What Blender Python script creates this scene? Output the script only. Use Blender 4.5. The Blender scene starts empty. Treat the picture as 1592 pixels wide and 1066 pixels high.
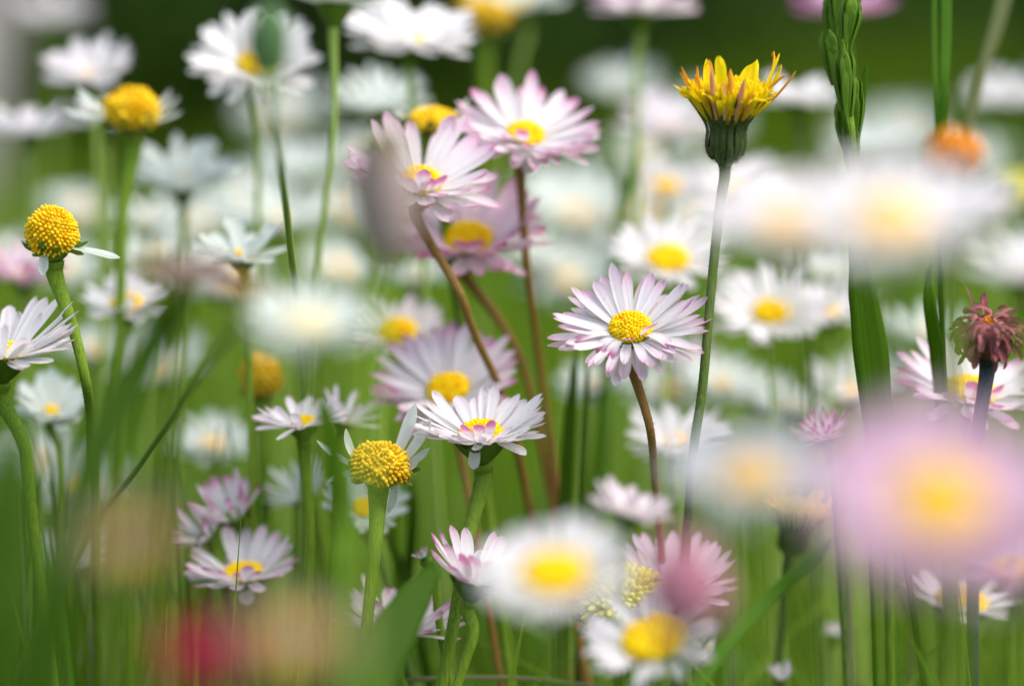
import bpy, bmesh, math, random
import numpy as np
from mathutils import Vector, Matrix, noise
R = math.radians
random.seed(7)
SC = bpy.context.scene
COL = SC.collection

# ---------------------------------------------------------------- camera
FOCUS = 0.62
LENS, SENSOR = 100.0, 23.6
PITCH = R(7.0)
CAMZ = 0.1855
W0, H0 = 1592.0, 1066.0
cd = bpy.data.cameras.new("camera")
cam = bpy.data.objects.new("camera", cd); COL.objects.link(cam)
cam.location = (0, 0, CAMZ); cam.rotation_euler = (R(90) - PITCH, 0, 0)
cd.lens = LENS; cd.sensor_width = SENSOR; cd.sensor_fit = 'HORIZONTAL'
cd.clip_start = 0.02; cd.clip_end = 200
cd.dof.use_dof = True; cd.dof.focus_distance = FOCUS; cd.dof.aperture_fstop = 4.4
APX = 195.0            # blur circle in photo pixels of a point infinitely far behind
SC.camera = cam
# ---------------------------------------------------------------- light
w = bpy.data.worlds.new("World"); SC.world = w; w.use_nodes = True
nt = w.node_tree; bg = nt.nodes['Background']
sky = nt.nodes.new('ShaderNodeTexSky'); sky.sky_type = 'NISHITA'; sky.sun_disc = False; sky.dust_density = 3.5; sky.air_density = 1.0; sky.ozone_density = 0.5
SUN_EL, SUN_AZ = R(62), R(105)          # azimuth measured from straight ahead, + = right
sky.sun_elevation = SUN_EL; sky.sun_rotation = SUN_AZ
nt.links.new(sky.outputs[0], bg.inputs[0]); bg.inputs[1].default_value = 0.15
sl = bpy.data.lights.new("sun", 'SUN'); sl.energy = 1.35; sl.angle = R(70); sl.color = (1.0, 0.98, 0.95)
so = bpy.data.objects.new("sun", sl); COL.objects.link(so)
so.location = (0, 0, 3)
sd = Vector((math.sin(SUN_AZ) * math.cos(SUN_EL), math.cos(SUN_AZ) * math.cos(SUN_EL), math.sin(SUN_EL)))
so.rotation_euler = sd.to_track_quat('Z', 'Y').to_euler()
SC.view_settings.view_transform = 'Standard'; SC.view_settings.look = 'None'
SC.view_settings.exposure = 1.24; SC.view_settings.gamma = 1.0
SC.render.engine = 'CYCLES'
cy = SC.cycles
cy.use_denoising = True
try: cy.denoiser = 'OPENIMAGEDENOISE'
except Exception: pass
cy.max_bounces = 8; cy.diffuse_bounces = 4; cy.transmission_bounces = 6; cy.transparent_max_bounces = 4
cy.caustics_reflective = False; cy.caustics_refractive = False

# ---------------------------------------------------------------- geometry of the view
FWD = Vector((0, math.cos(PITCH), -math.sin(PITCH)))
UPV = Vector((0, math.sin(PITCH), math.cos(PITCH)))
RGT = Vector((1, 0, 0))
CAMP = Vector((0, 0, CAMZ))
def dep(b):
    """depth for a signed blur in photo pixels, + behind the focus, - in front of it"""
    return FOCUS / (1 - b / APX)
def PX(d): return d * SENSOR / LENS / W0          # metres per photo pixel at depth d
def P(px, py, b=0.0):
    d = dep(b); k = PX(d)
    return CAMP + FWD * d + RGT * ((px - W0 / 2) * k) - UPV * ((py - H0 / 2) * k)

# ---------------------------------------------------------------- materials
def newmat(name):
    m = bpy.data.materials.new(name); m.use_nodes = True
    n = m.node_tree.nodes; n.clear()
    return m, n, m.node_tree.links
def ramp(n, stops):
    r = n.new('ShaderNodeValToRGB')
    e = r.color_ramp.elements
    while len(e) < len(stops): e.new(0.5)
    for x, (p, c) in zip(e, stops):
        x.position = p; x.color = (*c, 1)
    return r
def surf(n, l, color_out, rough=0.55, trans=0.35, tcol=None, bump=None, spec=0.35):
    """diffuse + gloss, part of it shining through the leaf or petal"""
    pb = n.new('ShaderNodeBsdfPrincipled'); pb.inputs['Roughness'].default_value = rough
    pb.inputs['Specular IOR Level'].default_value = spec
    l.new(color_out, pb.inputs['Base Color'])
    if bump is not None: l.new(bump, pb.inputs['Normal'])
    out = n.new('ShaderNodeOutputMaterial')
    if trans > 0:
        tb = n.new('ShaderNodeBsdfTranslucent'); l.new(tcol or color_out, tb.inputs['Color'])
        mx = n.new('ShaderNodeMixShader'); mx.inputs[0].default_value = trans
        l.new(pb.outputs[0], mx.inputs[1]); l.new(tb.outputs[0], mx.inputs[2])
        l.new(mx.outputs[0], out.inputs[0])
    else: l.new(pb.outputs[0], out.inputs[0])
def math_(n, l, op, a, b=None, clamp=False):
    m = n.new('ShaderNodeMath'); m.operation = op; m.use_clamp = clamp
    for i, v in enumerate((a, b)):
        if v is None: continue
        if isinstance(v, (int, float)): m.inputs[i].default_value = v
        else: l.new(v, m.inputs[i])
    return m.outputs[0]
def mixc(n, l, f, a, b):
    m = n.new('ShaderNodeMix'); m.data_type = 'RGBA'
    if isinstance(f, (int, float)): m.inputs[0].default_value = f
    else: l.new(f, m.inputs[0])
    for i, v in ((6, a), (7, b)):
        if isinstance(v, tuple): m.inputs[i].default_value = (*v, 1)
        else: l.new(v, m.inputs[i])
    return m.outputs[2]

def petal_material(name, white, pink, tipc):
    m, n, l = newmat(name)
    uv = n.new('ShaderNodeUVMap'); sp = n.new('ShaderNodeSeparateXYZ'); l.new(uv.outputs[0], sp.inputs[0])
    at = n.new('ShaderNodeAttribute'); at.attribute_type = 'OBJECT'; at.attribute_name = 'pink'
    geo = n.new('ShaderNodeNewGeometry')
    t = sp.outputs[1]
    # fine length-wise veins carried by the petal
    wv = n.new('ShaderNodeTexNoise'); wv.inputs['Scale'].default_value = 1.0; wv.inputs['Detail'].default_value = 2
    mp = n.new('ShaderNodeMapping'); mp.inputs['Scale'].default_value = (13, 1.3, 1); l.new(uv.outputs[0], mp.inputs[0]); l.new(mp.outputs[0], wv.inputs[0])
    v = math_(n, l, 'SUBTRACT', wv.outputs[0], 0.5)
    tt = math_(n, l, 'ADD', t, math_(n, l, 'MULTIPLY', v, 0.28))
    rnd = math_(n, l, 'MULTIPLY', math_(n, l, 'SUBTRACT', geo.outputs['Random Per Island'], 0.5), 0.25)
    tip = n.new('ShaderNodeMapRange'); tip.interpolation_type = 'SMOOTHSTEP'
    l.new(math_(n, l, 'ADD', tt, rnd), tip.inputs[0]); tip.inputs[1].default_value = 0.5; tip.inputs[2].default_value = 1.05
    tip2 = math_(n, l, 'ADD', tip.outputs[0], math_(n, l, 'MULTIPLY', tt, 0.12))
    back = math_(n, l, 'MULTIPLY', geo.outputs['Backfacing'], math_(n, l, 'MULTIPLY', tt, 0.55))
    f = math_(n, l, 'MULTIPLY', math_(n, l, 'ADD', tip2, back), at.outputs['Fac'], clamp=True)
    c = mixc(n, l, f, white, pink)
    f2 = math_(n, l, 'MULTIPLY', math_(n, l, 'SUBTRACT', f, 0.6, clamp=True), 1.6, clamp=True)
    c = mixc(n, l, f2, c, tipc)
    # greenish yellow foot of the petal
    ft = n.new('ShaderNodeMapRange'); l.new(t, ft.inputs[0]); ft.inputs[1].default_value = 0.0; ft.inputs[2].default_value = 0.12
    ft.inputs[3].default_value = 0.4; ft.inputs[4].default_value = 0.0
    c = mixc(n, l, ft.outputs[0], c, (0.6, 0.66, 0.38))
    tc = n.new('ShaderNodeTexCoord'); sk = n.new('ShaderNodeTexNoise'); sk.inputs['Scale'].default_value = 1400; sk.inputs['Detail'].default_value = 1
    oi = n.new('ShaderNodeObjectInfo')
    vm = n.new('ShaderNodeVectorMath'); vm.operation = 'ADD'; l.new(tc.outputs['Object'], vm.inputs[0])
    cx = n.new('ShaderNodeCombineXYZ'); l.new(oi.outputs['Random'], cx.inputs[0]); l.new(oi.outputs['Random'], cx.inputs[1]); l.new(vm.outputs[0], sk.inputs[0]); l.new(cx.outputs[0], vm.inputs[1])
    spk = n.new('ShaderNodeMapRange'); l.new(sk.outputs[0], spk.inputs[0]); spk.inputs[1].default_value = 0.74; spk.inputs[2].default_value = 0.78; spk.inputs[4].default_value = 0.6
    wt = n.new('ShaderNodeMapRange'); l.new(math_(n, l, 'ADD', tt, math_(n, l, 'MULTIPLY', math_(n, l, 'SUBTRACT', oi.outputs['Random'], 1.0), 0.10)), wt.inputs[0]); wt.inputs[1].default_value = 0.97; wt.inputs[2].default_value = 1.05; wt.inputs[4].default_value = 0.6
    c = mixc(n, l, spk.outputs[0], c, (0.42, 0.26, 0.10))
    c = mixc(n, l, wt.outputs[0], c, (0.30, 0.13, 0.08))
    bp = n.new('ShaderNodeBump'); bp.inputs['Strength'].default_value = 0.35; bp.inputs['Distance'].default_value = 0.0004
    l.new(wv.outputs[0], bp.inputs['Height'])
    surf(n, l, c, rough=0.6, trans=0.45, bump=bp.outputs[0], spec=0.12)
    return m
M = {}
M['petal'] = petal_material('petal_white_to_pink', (0.80, 0.785, 0.765), (0.72, 0.40, 0.56), (0.56, 0.10, 0.30))
M['petal_rose'] = petal_material('petal_flushed_rose', (0.84, 0.72, 0.78), (0.70, 0.30, 0.44), (0.52, 0.08, 0.20))
M['petal_mauve'] = petal_material('petal_flushed_mauve', (0.70, 0.51, 0.61), (0.62, 0.34, 0.50), (0.48, 0.12, 0.32))
M['petal_cream'] = petal_material('petal_greenish_white', (0.70, 0.745, 0.68), (0.66, 0.70, 0.60), (0.5, 0.45, 0.4))
M['petal_crimson'] = petal_material('petal_crimson', (0.42, 0.02, 0.08), (0.34, 0.004, 0.025), (0.25, 0.0, 0.01))
M['petal_brown'] = petal_material('petal_faded_brown', (0.33, 0.23, 0.20), (0.25, 0.13, 0.11), (0.22, 0.09, 0.06))
M['petal_beige'] = petal_material('petal_faded_beige', (0.44, 0.33, 0.27), (0.40, 0.26, 0.14), (0.45, 0.2, 0.1))

def island_material(name, stops, rough=0.6, trans=0.0, spec=0.12, obj=False, nz=0.0, scale=300):
    m, n, l = newmat(name)
    geo = n.new('ShaderNodeNewGeometry'); f = geo.outputs['Random Per Island']
    if obj:
        oi = n.new('ShaderNodeObjectInfo'); f = oi.outputs['Random']
    if nz:
        tc = n.new('ShaderNodeTexCoord'); tx = n.new('ShaderNodeTexNoise'); tx.inputs['Scale'].default_value = scale
        l.new(tc.outputs['Object'], tx.inputs[0])
        f = math_(n, l, 'ADD', math_(n, l, 'MULTIPLY', f, 1 - nz), math_(n, l, 'MULTIPLY', tx.outputs[0], nz), clamp=True)
    r = ramp(n, stops); l.new(f, r.inputs[0])
    surf(n, l, r.outputs[0], rough=rough, trans=trans, spec=spec)
    return m
M['disc'] = island_material('disc_yellow', [(0, (0.92, 0.50, 0.002)), (0.4, (0.96, 0.66, 0.003)), (1, (0.97, 0.80, 0.01))], trans=0.3, spec=.15)
M['disc_withered'] = island_material('disc_withered', [(0, (0.30, 0.12, 0.01)), (0.25, (0.62, 0.36, 0.006)), (1, (0.88, 0.62, 0.03))], trans=0.15, nz=0.35)
M['disc_dusky'] = island_material('disc_dusky_yellow', [(0, (0.78, 0.46, 0.01)), (1, (0.88, 0.58, 0.02))], trans=0.2)
M['disc_cream'] = island_material('disc_cream', [(0, (0.78, 0.70, 0.42)), (1, (0.82, 0.76, 0.52))], trans=0.2)
M['disc_gold'] = island_material('disc_gold', [(0, (0.72, 0.42, 0.006)), (0.35, (0.90, 0.58, 0.006)), (1, (0.94, 0.72, 0.03))], trans=0.25, spec=.15, nz=0.3)
M['stem_pale'] = island_material('stem_pale', [(0, (0.22, 0.34, 0.05)), (1, (0.32, 0.44, 0.10))], nz=.5, trans=.2)
M['disc_pale'] = island_material('disc_pale_yellow', [(0, (0.82, 0.74, 0.05)), (1, (0.90, 0.84, 0.14))], trans=0.2)
M['disc_rust'] = island_material('disc_rust', [(0, (0.50, 0.16, 0.01)), (1, (0.70, 0.28, 0.02))])
M['disc_ochre'] = island_material('disc_ochre', [(0, (0.42, 0.25, 0.01)), (1, (0.72, 0.46, 0.02))])
M['disc_peach'] = island_material('disc_peach', [(0, (0.80, 0.52, 0.14)), (1, (0.84, 0.60, 0.25))])

def stem_material(name, a, b, c):
    m, n, l = newmat(name)
    tc = n.new('ShaderNodeTexCoord'); mp = n.new('ShaderNodeMapping'); mp.inputs['Scale'].default_value = (900, 900, 60)
    tx = n.new('ShaderNodeTexNoise'); tx.inputs['Detail'].default_value = 3
    l.new(tc.outputs['Object'], mp.inputs[0]); l.new(mp.outputs[0], tx.inputs[0])
    t2 = n.new('ShaderNodeTexNoise'); t2.inputs['Scale'].default_value = 45; l.new(tc.outputs['Object'], t2.inputs[0])
    f = math_(n, l, 'ADD', math_(n, l, 'MULTIPLY', tx.outputs[0], 0.55), math_(n, l, 'MULTIPLY', t2.outputs[0], 0.45))
    r = ramp(n, [(0.35, a), (0.5, b), (0.66, c)]); l.new(f, r.inputs[0])
    bp = n.new('ShaderNodeBump'); bp.inputs['Strength'].default_value = 0.3; bp.inputs['Distance'].default_value = 0.0003
    l.new(tx.outputs[0], bp.inputs['Height'])
    surf(n, l, r.outputs[0], rough=0.6, trans=0.2, bump=bp.outputs[0], spec=.12)
    return m
M['stem'] = stem_material('stem_green', (0.08, 0.15, 0.01), (0.15, 0.25, 0.015), (0.22, 0.33, 0.04))
M['stem_dull'] = stem_material('stem_dull_green', (0.05, 0.08, 0.02), (0.10, 0.16, 0.03), (0.16, 0.22, 0.06))
M['stem_red'] = stem_material('stem_red_brown', (0.15, 0.10, 0.015), (0.26, 0.13, 0.035), (0.30, 0.24, 0.05))
M['stem_dark'] = stem_material('stem_dark_blue_green', (0.02, 0.035, 0.03), (0.045, 0.06, 0.06), (0.09, 0.12, 0.11))
M['calyx'] = island_material('calyx_green', [(0, (0.05, 0.11, 0.008)), (1, (0.13, 0.23, 0.02))], trans=0.15, nz=0.5)
M['calyx_olive'] = island_material('calyx_olive', [(0, (0.10, 0.10, 0.015)), (1, (0.26, 0.28, 0.06))], trans=0.15, nz=0.6)
M['bud_green'] = island_material('bud_blue_green', [(0, (0.05, 0.11, 0.035)), (1, (0.10, 0.19, 0.07))], nz=0.4)
M['bud_olive'] = island_material('bud_olive', [(0, (0.13, 0.12, 0.02)), (1, (0.28, 0.26, 0.06))], nz=0.4)
M['bud_mauve'] = island_material('bud_mauve', [(0, (0.50, 0.16, 0.22)), (1, (0.66, 0.32, 0.40))], nz=0.4, trans=.3)
M['bud_brown'] = island_material('bud_mauve_brown', [(0, (0.24, 0.17, 0.12)), (1, (0.44, 0.34, 0.31))], nz=0.4)
M['involucre'] = island_material('involucre_dark_green', [(0.3, (0.03, 0.05, 0.01)), (0.5, (0.09, 0.14, 0.03)), (0.7, (0.20, 0.25, 0.08))], nz=0.9, scale=1500)
M['bract_dark'] = island_material('bract_black_green', [(0, (0.012, 0.02, 0.006)), (1, (0.09, 0.13, 0.03))], nz=0.6, scale=900)
M['hair'] = island_material('hair_dark', [(0, (0.02, 0.02, 0.015)), (1, (0.25, 0.25, 0.18))])
M['ligule'] = island_material('ligule_yellow', [(0, (0.90, 0.62, 0.004)), (1, (0.95, 0.82, 0.012))], trans=0.4, spec=.12, nz=0.3, scale=400)
M['ligule_orange'] = island_material('ligule_orange', [(0, (0.60, 0.20, 0.03)), (1, (0.85, 0.48, 0.02))], trans=0.25, nz=0.6, scale=400)
M['ligule_pink'] = island_material('ligule_salmon', [(0, (0.62, 0.20, 0.10)), (1, (0.72, 0.40, 0.20))], trans=0.2, nz=0.6, scale=400)
M['withered'] = island_material('withered_rose_brown', [(0.1, (0.12, 0.02, 0.03)), (0.45, (0.27, 0.08, 0.085)), (0.7, (0.42, 0.22, 0.17)), (0.9, (0.55, 0.40, 0.28))], trans=0.15, nz=0.55, scale=350)
M['withered_pale'] = island_material('withered_pale', [(0, (0.50, 0.42, 0.36)), (1, (0.75, 0.74, 0.70))], trans=0.3, nz=0.6, scale=300)

def leaf_material(name, stops, trans=0.5, rough=0.5):
    m, n, l = newmat(name)
    uv = n.new('ShaderNodeUVMap')
    geo = n.new('ShaderNodeNewGeometry')
    mp = n.new('ShaderNodeMapping'); mp.inputs['Scale'].default_value = (22, 0.8, 1); l.new(uv.outputs[0], mp.inputs[0])
    tx = n.new('ShaderNodeTexNoise'); tx.inputs['Scale'].default_value = 1; l.new(mp.outputs[0], tx.inputs[0])
    f = math_(n, l, 'ADD', math_(n, l, 'MULTIPLY', geo.outputs['Random Per Island'], 0.65), math_(n, l, 'MULTIPLY', tx.outputs[0], 0.35), clamp=True)
    r = ramp(n, stops); l.new(f, r.inputs[0])
    bp = n.new('ShaderNodeBump'); bp.inputs['Strength'].default_value = 0.4; bp.inputs['Distance'].default_value = 0.0004
    l.new(tx.outputs[0], bp.inputs['Height'])
    surf(n, l, r.outputs[0], rough=rough, trans=trans, bump=bp.outputs[0], spec=0.10)
    return m
M['grass'] = leaf_material('grass_green', [(0.05, (0.05, 0.10, 0.002)), (0.45, (0.13, 0.225, 0.003)), (0.85, (0.21, 0.32, 0.008)), (0.95, (0.30, 0.30, 0.06))])
M['grass_light'] = leaf_material('grass_light_green', [(0.05, (0.08, 0.16, 0.004)), (0.5, (0.15, 0.27, 0.01)), (0.85, (0.22, 0.33, 0.03)), (0.96, (0.36, 0.34, 0.12))])
M['spikelet'] = leaf_material('spikelet_green', [(0.0, (0.07, 0.16, 0.008)), (1, (0.13, 0.24, 0.02))], trans=.3)
M['blade'] = leaf_material('blade_green', [(0.0, (0.07, 0.17, 0.003)), (1, (0.12, 0.25, 0.008))])
M['blade_dark'] = leaf_material('blade_dark_green', [(0.0, (0.035, 0.095, 0.002)), (1, (0.06, 0.14, 0.003))])
M['blade_light'] = leaf_material('blade_light_green', [(0.0, (0.12, 0.28, 0.02)), (1, (0.18, 0.38, 0.04))])
M['straw'] = leaf_material('straw', [(0.0, (0.25, 0.28, 0.10)), (1, (0.40, 0.42, 0.20))])
M['clover'] = leaf_material('clover_green', [(0.0, (0.03, 0.10, 0.008)), (1, (0.07, 0.19, 0.02))])
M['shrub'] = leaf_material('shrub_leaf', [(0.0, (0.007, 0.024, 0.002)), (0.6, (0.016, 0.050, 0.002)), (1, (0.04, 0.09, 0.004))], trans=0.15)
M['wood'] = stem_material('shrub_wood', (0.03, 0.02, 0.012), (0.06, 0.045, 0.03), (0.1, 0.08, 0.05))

def stuff_noise(name, stops, scale, bump=0.5, rough=0.9):
    m, n, l = newmat(name)
    tc = n.new('ShaderNodeTexCoord'); tx = n.new('ShaderNodeTexNoise'); tx.inputs['Scale'].default_value = scale; tx.inputs['Detail'].default_value = 8
    l.new(tc.outputs['Object'], tx.inputs[0]); r = ramp(n, stops); l.new(tx.outputs[0], r.inputs[0])
    bp = n.new('ShaderNodeBump'); bp.inputs['Strength'].default_value = bump; bp.inputs['Distance'].default_value = 0.01
    l.new(tx.outputs[0], bp.inputs['Height'])
    surf(n, l, r.outputs[0], rough=1.0, trans=0, bump=bp.outputs[0], spec=0.0)
    return m
M['soil'] = stuff_noise('meadow_soil', [(0.3, (0.018, 0.03, 0.006)), (0.55, (0.03, 0.07, 0.008)), (0.75, (0.06, 0.06, 0.02))], 14)
M['stone'] = stuff_noise('pale_stone', [(0.3, (0.36, 0.34, 0.34)), (0.7, (0.58, 0.54, 0.54))], 9)

# ---------------------------------------------------------------- object helpers
def mesh_from(name, verts, faces, mat, uvs=None, smooth=True):
    me = bpy.data.meshes.new(name)
    me.from_pydata(verts, [], faces)
    if uvs is not None:
        lay = me.uv_layers.new(name='UVMap')
        arr = np.asarray(uvs, dtype=np.float32)
        idx = np.empty(len(me.loops), dtype=np.int32); me.loops.foreach_get('vertex_index', idx)
        lay.data.foreach_set('uv', arr[idx].ravel())
    if smooth: me.polygons.foreach_set('use_smooth', [True] * len(me.polygons))
    me.materials.append(mat); me.update()
    return me
def link(name, me, parent=None, mw=None):
    o = bpy.data.objects.new(name, me); COL.objects.link(o)
    if parent is not None:
        o.parent = parent
        o.matrix_basis = root_inv(parent) @ (mw or Matrix())
    elif mw is not None: o.matrix_basis = mw
    return o
def root_inv(p):
    m = Matrix.Identity(4); q = p
    while q is not None: m = q.matrix_basis @ m; q = q.parent
    return m.inverted()
USED = {}
def thing(name, label, cat, loc, group=None):
    assert label not in USED, label
    USED[label] = 1
    o = bpy.data.objects.new(name, None); COL.objects.link(o); o.location = loc
    o.matrix_basis = Matrix.Translation(loc); o.empty_display_size = 0.01
    o['label'] = label; o['category'] = cat
    if group: o['group'] = group
    return o

# ---------------------------------------------------------------- shapes
def catmull(pts, n=8):
    p = [pts[0] * 2 - pts[1]] + list(pts) + [pts[-1] * 2 - pts[-2]]
    out = []
    for i in range(1, len(p) - 2):
        a, b, c, d = p[i - 1:i + 3]
        for k in range(n):
            t = k / n
            out.append(0.5 * ((2 * b) + (c - a) * t + (2 * a - 5 * b + 4 * c - d) * t * t + (3 * b - a - 3 * c + d) * t ** 3))
    out.append(pts[-1].copy())
    return out
def tube(pts, rad, seg=10, hairs=0, rng=random):
    """rad(t) radius at fraction t; returns verts, faces"""
    V, F = [], []
    n = len(pts)
    for i, p in enumerate(pts):
        tg = (pts[min(i + 1, n - 1)] - pts[max(i - 1, 0)]).normalized()
        a = tg.cross(Vector((0, 1, 0.013))); a = a.normalized() if a.length > 1e-6 else Vector((1, 0, 0))
        b = tg.cross(a).normalized()
        r = rad(i / (n - 1))
        for k in range(seg):
            th = 2 * math.pi * k / seg
            rr = r * (1 + 0.06 * math.sin(3 * th + i * 0.05))
            V.append(p + a * (math.cos(th) * rr) + b * (math.sin(th) * rr))
    for i in range(n - 1):
        for k in range(seg):
            k2 = (k + 1) % seg
            F.append((i * seg + k, i * seg + k2, (i + 1) * seg + k2, (i + 1) * seg + k))
    F.append(tuple(range(seg - 1, -1, -1))); F.append(tuple(range((n - 1) * seg, n * seg)))
    for h in range(hairs):
        i = rng.randrange(0, int(n * 0.55)); k = rng.randrange(seg)
        v = V[i * seg + k]; nrm = (v - pts[i]).normalized()
        L = rng.uniform(0.0002, 0.0005)
        e = v + nrm * L + Vector((rng.uniform(-1, 1), rng.uniform(-1, 1), rng.uniform(-.5, 1))) * L * 0.4
        s = Vector((rng.uniform(-1, 1), rng.uniform(-1, 1), rng.uniform(-1, 1))).normalized() * 0.000028
        q = len(V); V += [v - s - nrm * 1e-5, v + s - nrm * 1e-5, e]; F.append((q, q + 1, q + 2))
    return V, F
def lathe(profile, seg=24, wob=0.0, seed=0):
    V, F = [], []
    for i, (r, z) in enumerate(profile):
        for k in range(seg):
            th = 2 * math.pi * k / seg
            rr = r * (1 + wob * noise.noise(Vector((math.cos(th) * 2 + seed, math.sin(th) * 2, z * 400))))
            V.append(Vector((rr * math.cos(th), rr * math.sin(th), z)))
    for i in range(len(profile) - 1):
        for k in range(seg):
            k2 = (k + 1) % seg
            F.append((i * seg + k, i * seg + k2, (i + 1) * seg + k2, (i + 1) * seg + k))
    F.append(tuple(range(seg - 1, -1, -1))); F.append(tuple(range((len(profile) - 1) * seg, len(profile) * seg)))
    return V, F

def petal_geo(L, Wd, rng, bend=0.0, chan=0.12, notch=0.0, nl=11, nu=7, twist=0.0, curl=0.0, point=0.0):
    """a petal lying along +Y from the origin, face up. bend/curl in radians of total turning; point = pointed tip"""
    V, UV, F = [], [], []
    y = z = 0.0; ang = 0.0
    side = rng.uniform(-0.06, 0.06)
    pk = rng.uniform(0.6, 0.8)
    for j in range(nl):
        t = j / (nl - 1)
        if j:
            s = L / (nl - 1)
            ang += (bend + (curl * max(0, t - 0.6) * 3.3)) / (nl - 1)
            y += s * math.cos(ang); z += s * math.sin(ang)
        if t < pk: wd = 0.46 + 0.54 * math.sin(math.pi / 2 * t / pk)
        else: wd = max(0.0, 1 - ((t - pk) / (1 - pk)) ** (2.3 - point)) ** (0.55 + 0.45 * point)
        if j == nl - 1: wd = 0.12
        wd *= Wd / 2
        tw = twist * t
        for i in range(nu):
            u = (i / (nu - 1)) * 2 - 1
            x = u * wd
            zz = -chan * wd * (1 - u * u) * 1.6 + 0.10 * wd * math.cos(u * math.pi * 2.0)
            dy = 0.0
            if t > 0.85: dy = -notch * L * 0.08 * (math.cos(u * math.pi * 3) * 0.5 + 0.5) * (t - 0.85) / 0.15
            xx = x * math.cos(tw) - zz * math.sin(tw); z2 = x * math.sin(tw) + zz * math.cos(tw)
            V.append(Vector((xx + side * L * t * t, y + dy * math.cos(ang) - z2 * math.sin(ang), z + z2 * math.cos(ang))))
            UV.append((i / (nu - 1), t))
    for j in range(nl - 1):
        for i in range(nu - 1):
            a = j * nu + i
            F.append((a, a + 1, a + nu + 1, a + nu))
    return V, F, UV

def ico(sub):
    bm = bmesh.new(); bmesh.ops.create_icosphere(bm, subdivisions=sub, radius=1.0)
    v = [x.co.copy() for x in bm.verts]; f = [tuple(y.index for y in x.verts) for x in bm.faces]; bm.free()
    return v, f
ICO1, ICO2 = ico(1), ico(2)

def disc_geo(r, h, nfl, rng, fl=1.0, full=0.5, hi=True, bald=0.0):
    """dome packed with florets: radius r, height h; fl = floret length factor; full = how far the dome wraps below its widest"""
    V, F = [], []
    prof = []
    for i in range(9):
        a = -full * 0.9 + (math.pi / 2 + full * 0.9) * i / 8
        prof.append((max(0.00001, r * 0.90 * math.cos(a)), h * 0.90 * math.sin(a)))
    v, f = lathe(prof, 20); V += v; F += f
    iv, jf = ICO2 if hi else ICO1
    lo = math.sin(-full)
    for k in range(nfl):
        s = lo + (1 - lo) * (k + 0.5) / nfl                       # height on a unit sphere, even area
        th = k * 2.399963
        c = math.sqrt(max(0, 1 - s * s))
        p = Vector((r * c * math.cos(th), r * c * math.sin(th), h * s))
        nrm = Vector((c * math.cos(th) / r, c * math.sin(th) / r, s / h)).normalized()
        p *= 1 + (.10 * noise.noise(p * (1.3 / r) + Vector((r * 9e3, 0, 0))) if fl > 1.3 else 0)
        size = r * 1.55 / math.sqrt(nfl) * rng.uniform(0.82, 1.12) * (0.75 + 0.25 * min(1, (1 - s) * 2.2))
        if rng.random() < bald + .03 * (fl > 1.3): continue
        low = 1 - max(0, min(1, (s - lo) / (1 - lo) * 1.5))
        fk = fl * (1 + .5 * low) if fl > 1.3 else fl
        size *= rng.choice((.8, 1, 1, 1.12)) * (1 - .12 * low * (fl > 1.3))
        q = nrm.to_track_quat('Z', 'Y').to_matrix()
        ln = size * fk * rng.uniform(0.7, 1.45)
        nrm = (nrm + Vector((rng.gauss(0, .1), rng.gauss(0, .1), rng.gauss(0, .1)))).normalized(); q = nrm.to_track_quat('Z', 'Y').to_matrix()
        b = len(V)
        jit = Vector((rng.uniform(-1, 1), rng.uniform(-1, 1), rng.uniform(-1, 1))) * size * (0.30 if fl > 1.3 else 0.16)
        for x in iv:
            w_ = 1.0 + 0.16 * x.z if fl > 1.3 else 1.0
            V.append(p + jit + q @ Vector((x.x * size * w_, x.y * size * w_, x.z * ln - ln * 0.25)))
        F += [tuple(i + b for i in g) for g in jf]
    return V, F

def calyx_geo(r, h, rng, nb=13, spread=0.15, flare=1.0):
    """green cup under the head: top rim at z=0, radius r, foot at z=-h, with pointed bracts round it"""
    prof = [(0.0007, -h), (0.0010, -h * 0.98), (r * 0.42, -h * 0.86), (r * 0.75, -h * 0.58), (r * 0.95, -h * 0.25), (r * 0.98, -h * .02), (r * 0.5, h * 0.02)]
    V, F = lathe(prof, 24, 0.04)
    for k in range(nb):
        a = 2 * math.pi * (k + rng.uniform(-.2, .2)) / nb
        L = h * rng.uniform(0.80, 0.96); Wd = 2 * math.pi * r / nb * 1.35
        sp = spread + rng.uniform(-0.08, 0.12)
        for j in range(6):
            t = j / 5
            rr = r * (0.45 + 0.60 * math.sin(min(1, t * 1.15) * math.pi / 2)) * (1 + sp * max(0, t - .55) * 2)
            zz = -h * 0.86 + L * t * (1 - 0.4 * sp * t)
            wd = Wd / 2 * (0.65 + 0.35 * math.sin(math.pi * t)) * (1 if t < 0.7 else max(0.08, 1 - ((t - 0.7) / 0.3) ** 1.6))
            for i in range(3):
                u = i - 1
                th = a + u * wd / rr
                r2 = rr * (1.035 if u == 0 else 1.0)
                V.append(Vector((r2 * math.cos(th), r2 * math.sin(th), zz)))
        b = len(V) - 18
        for j in range(5):
            for i in range(2):
                q = b + j * 3 + i; F.append((q, q + 1, q + 4, q + 3))
    return V, F

def head_matrix(pos, tilt, lean):
    """tilt = degrees towards the camera, lean = degrees towards the right"""
    return Matrix.Translation(pos) @ Matrix.Rotation(R(lean), 4, 'Y') @ Matrix.Rotation(R(tilt), 4, 'X')

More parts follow.
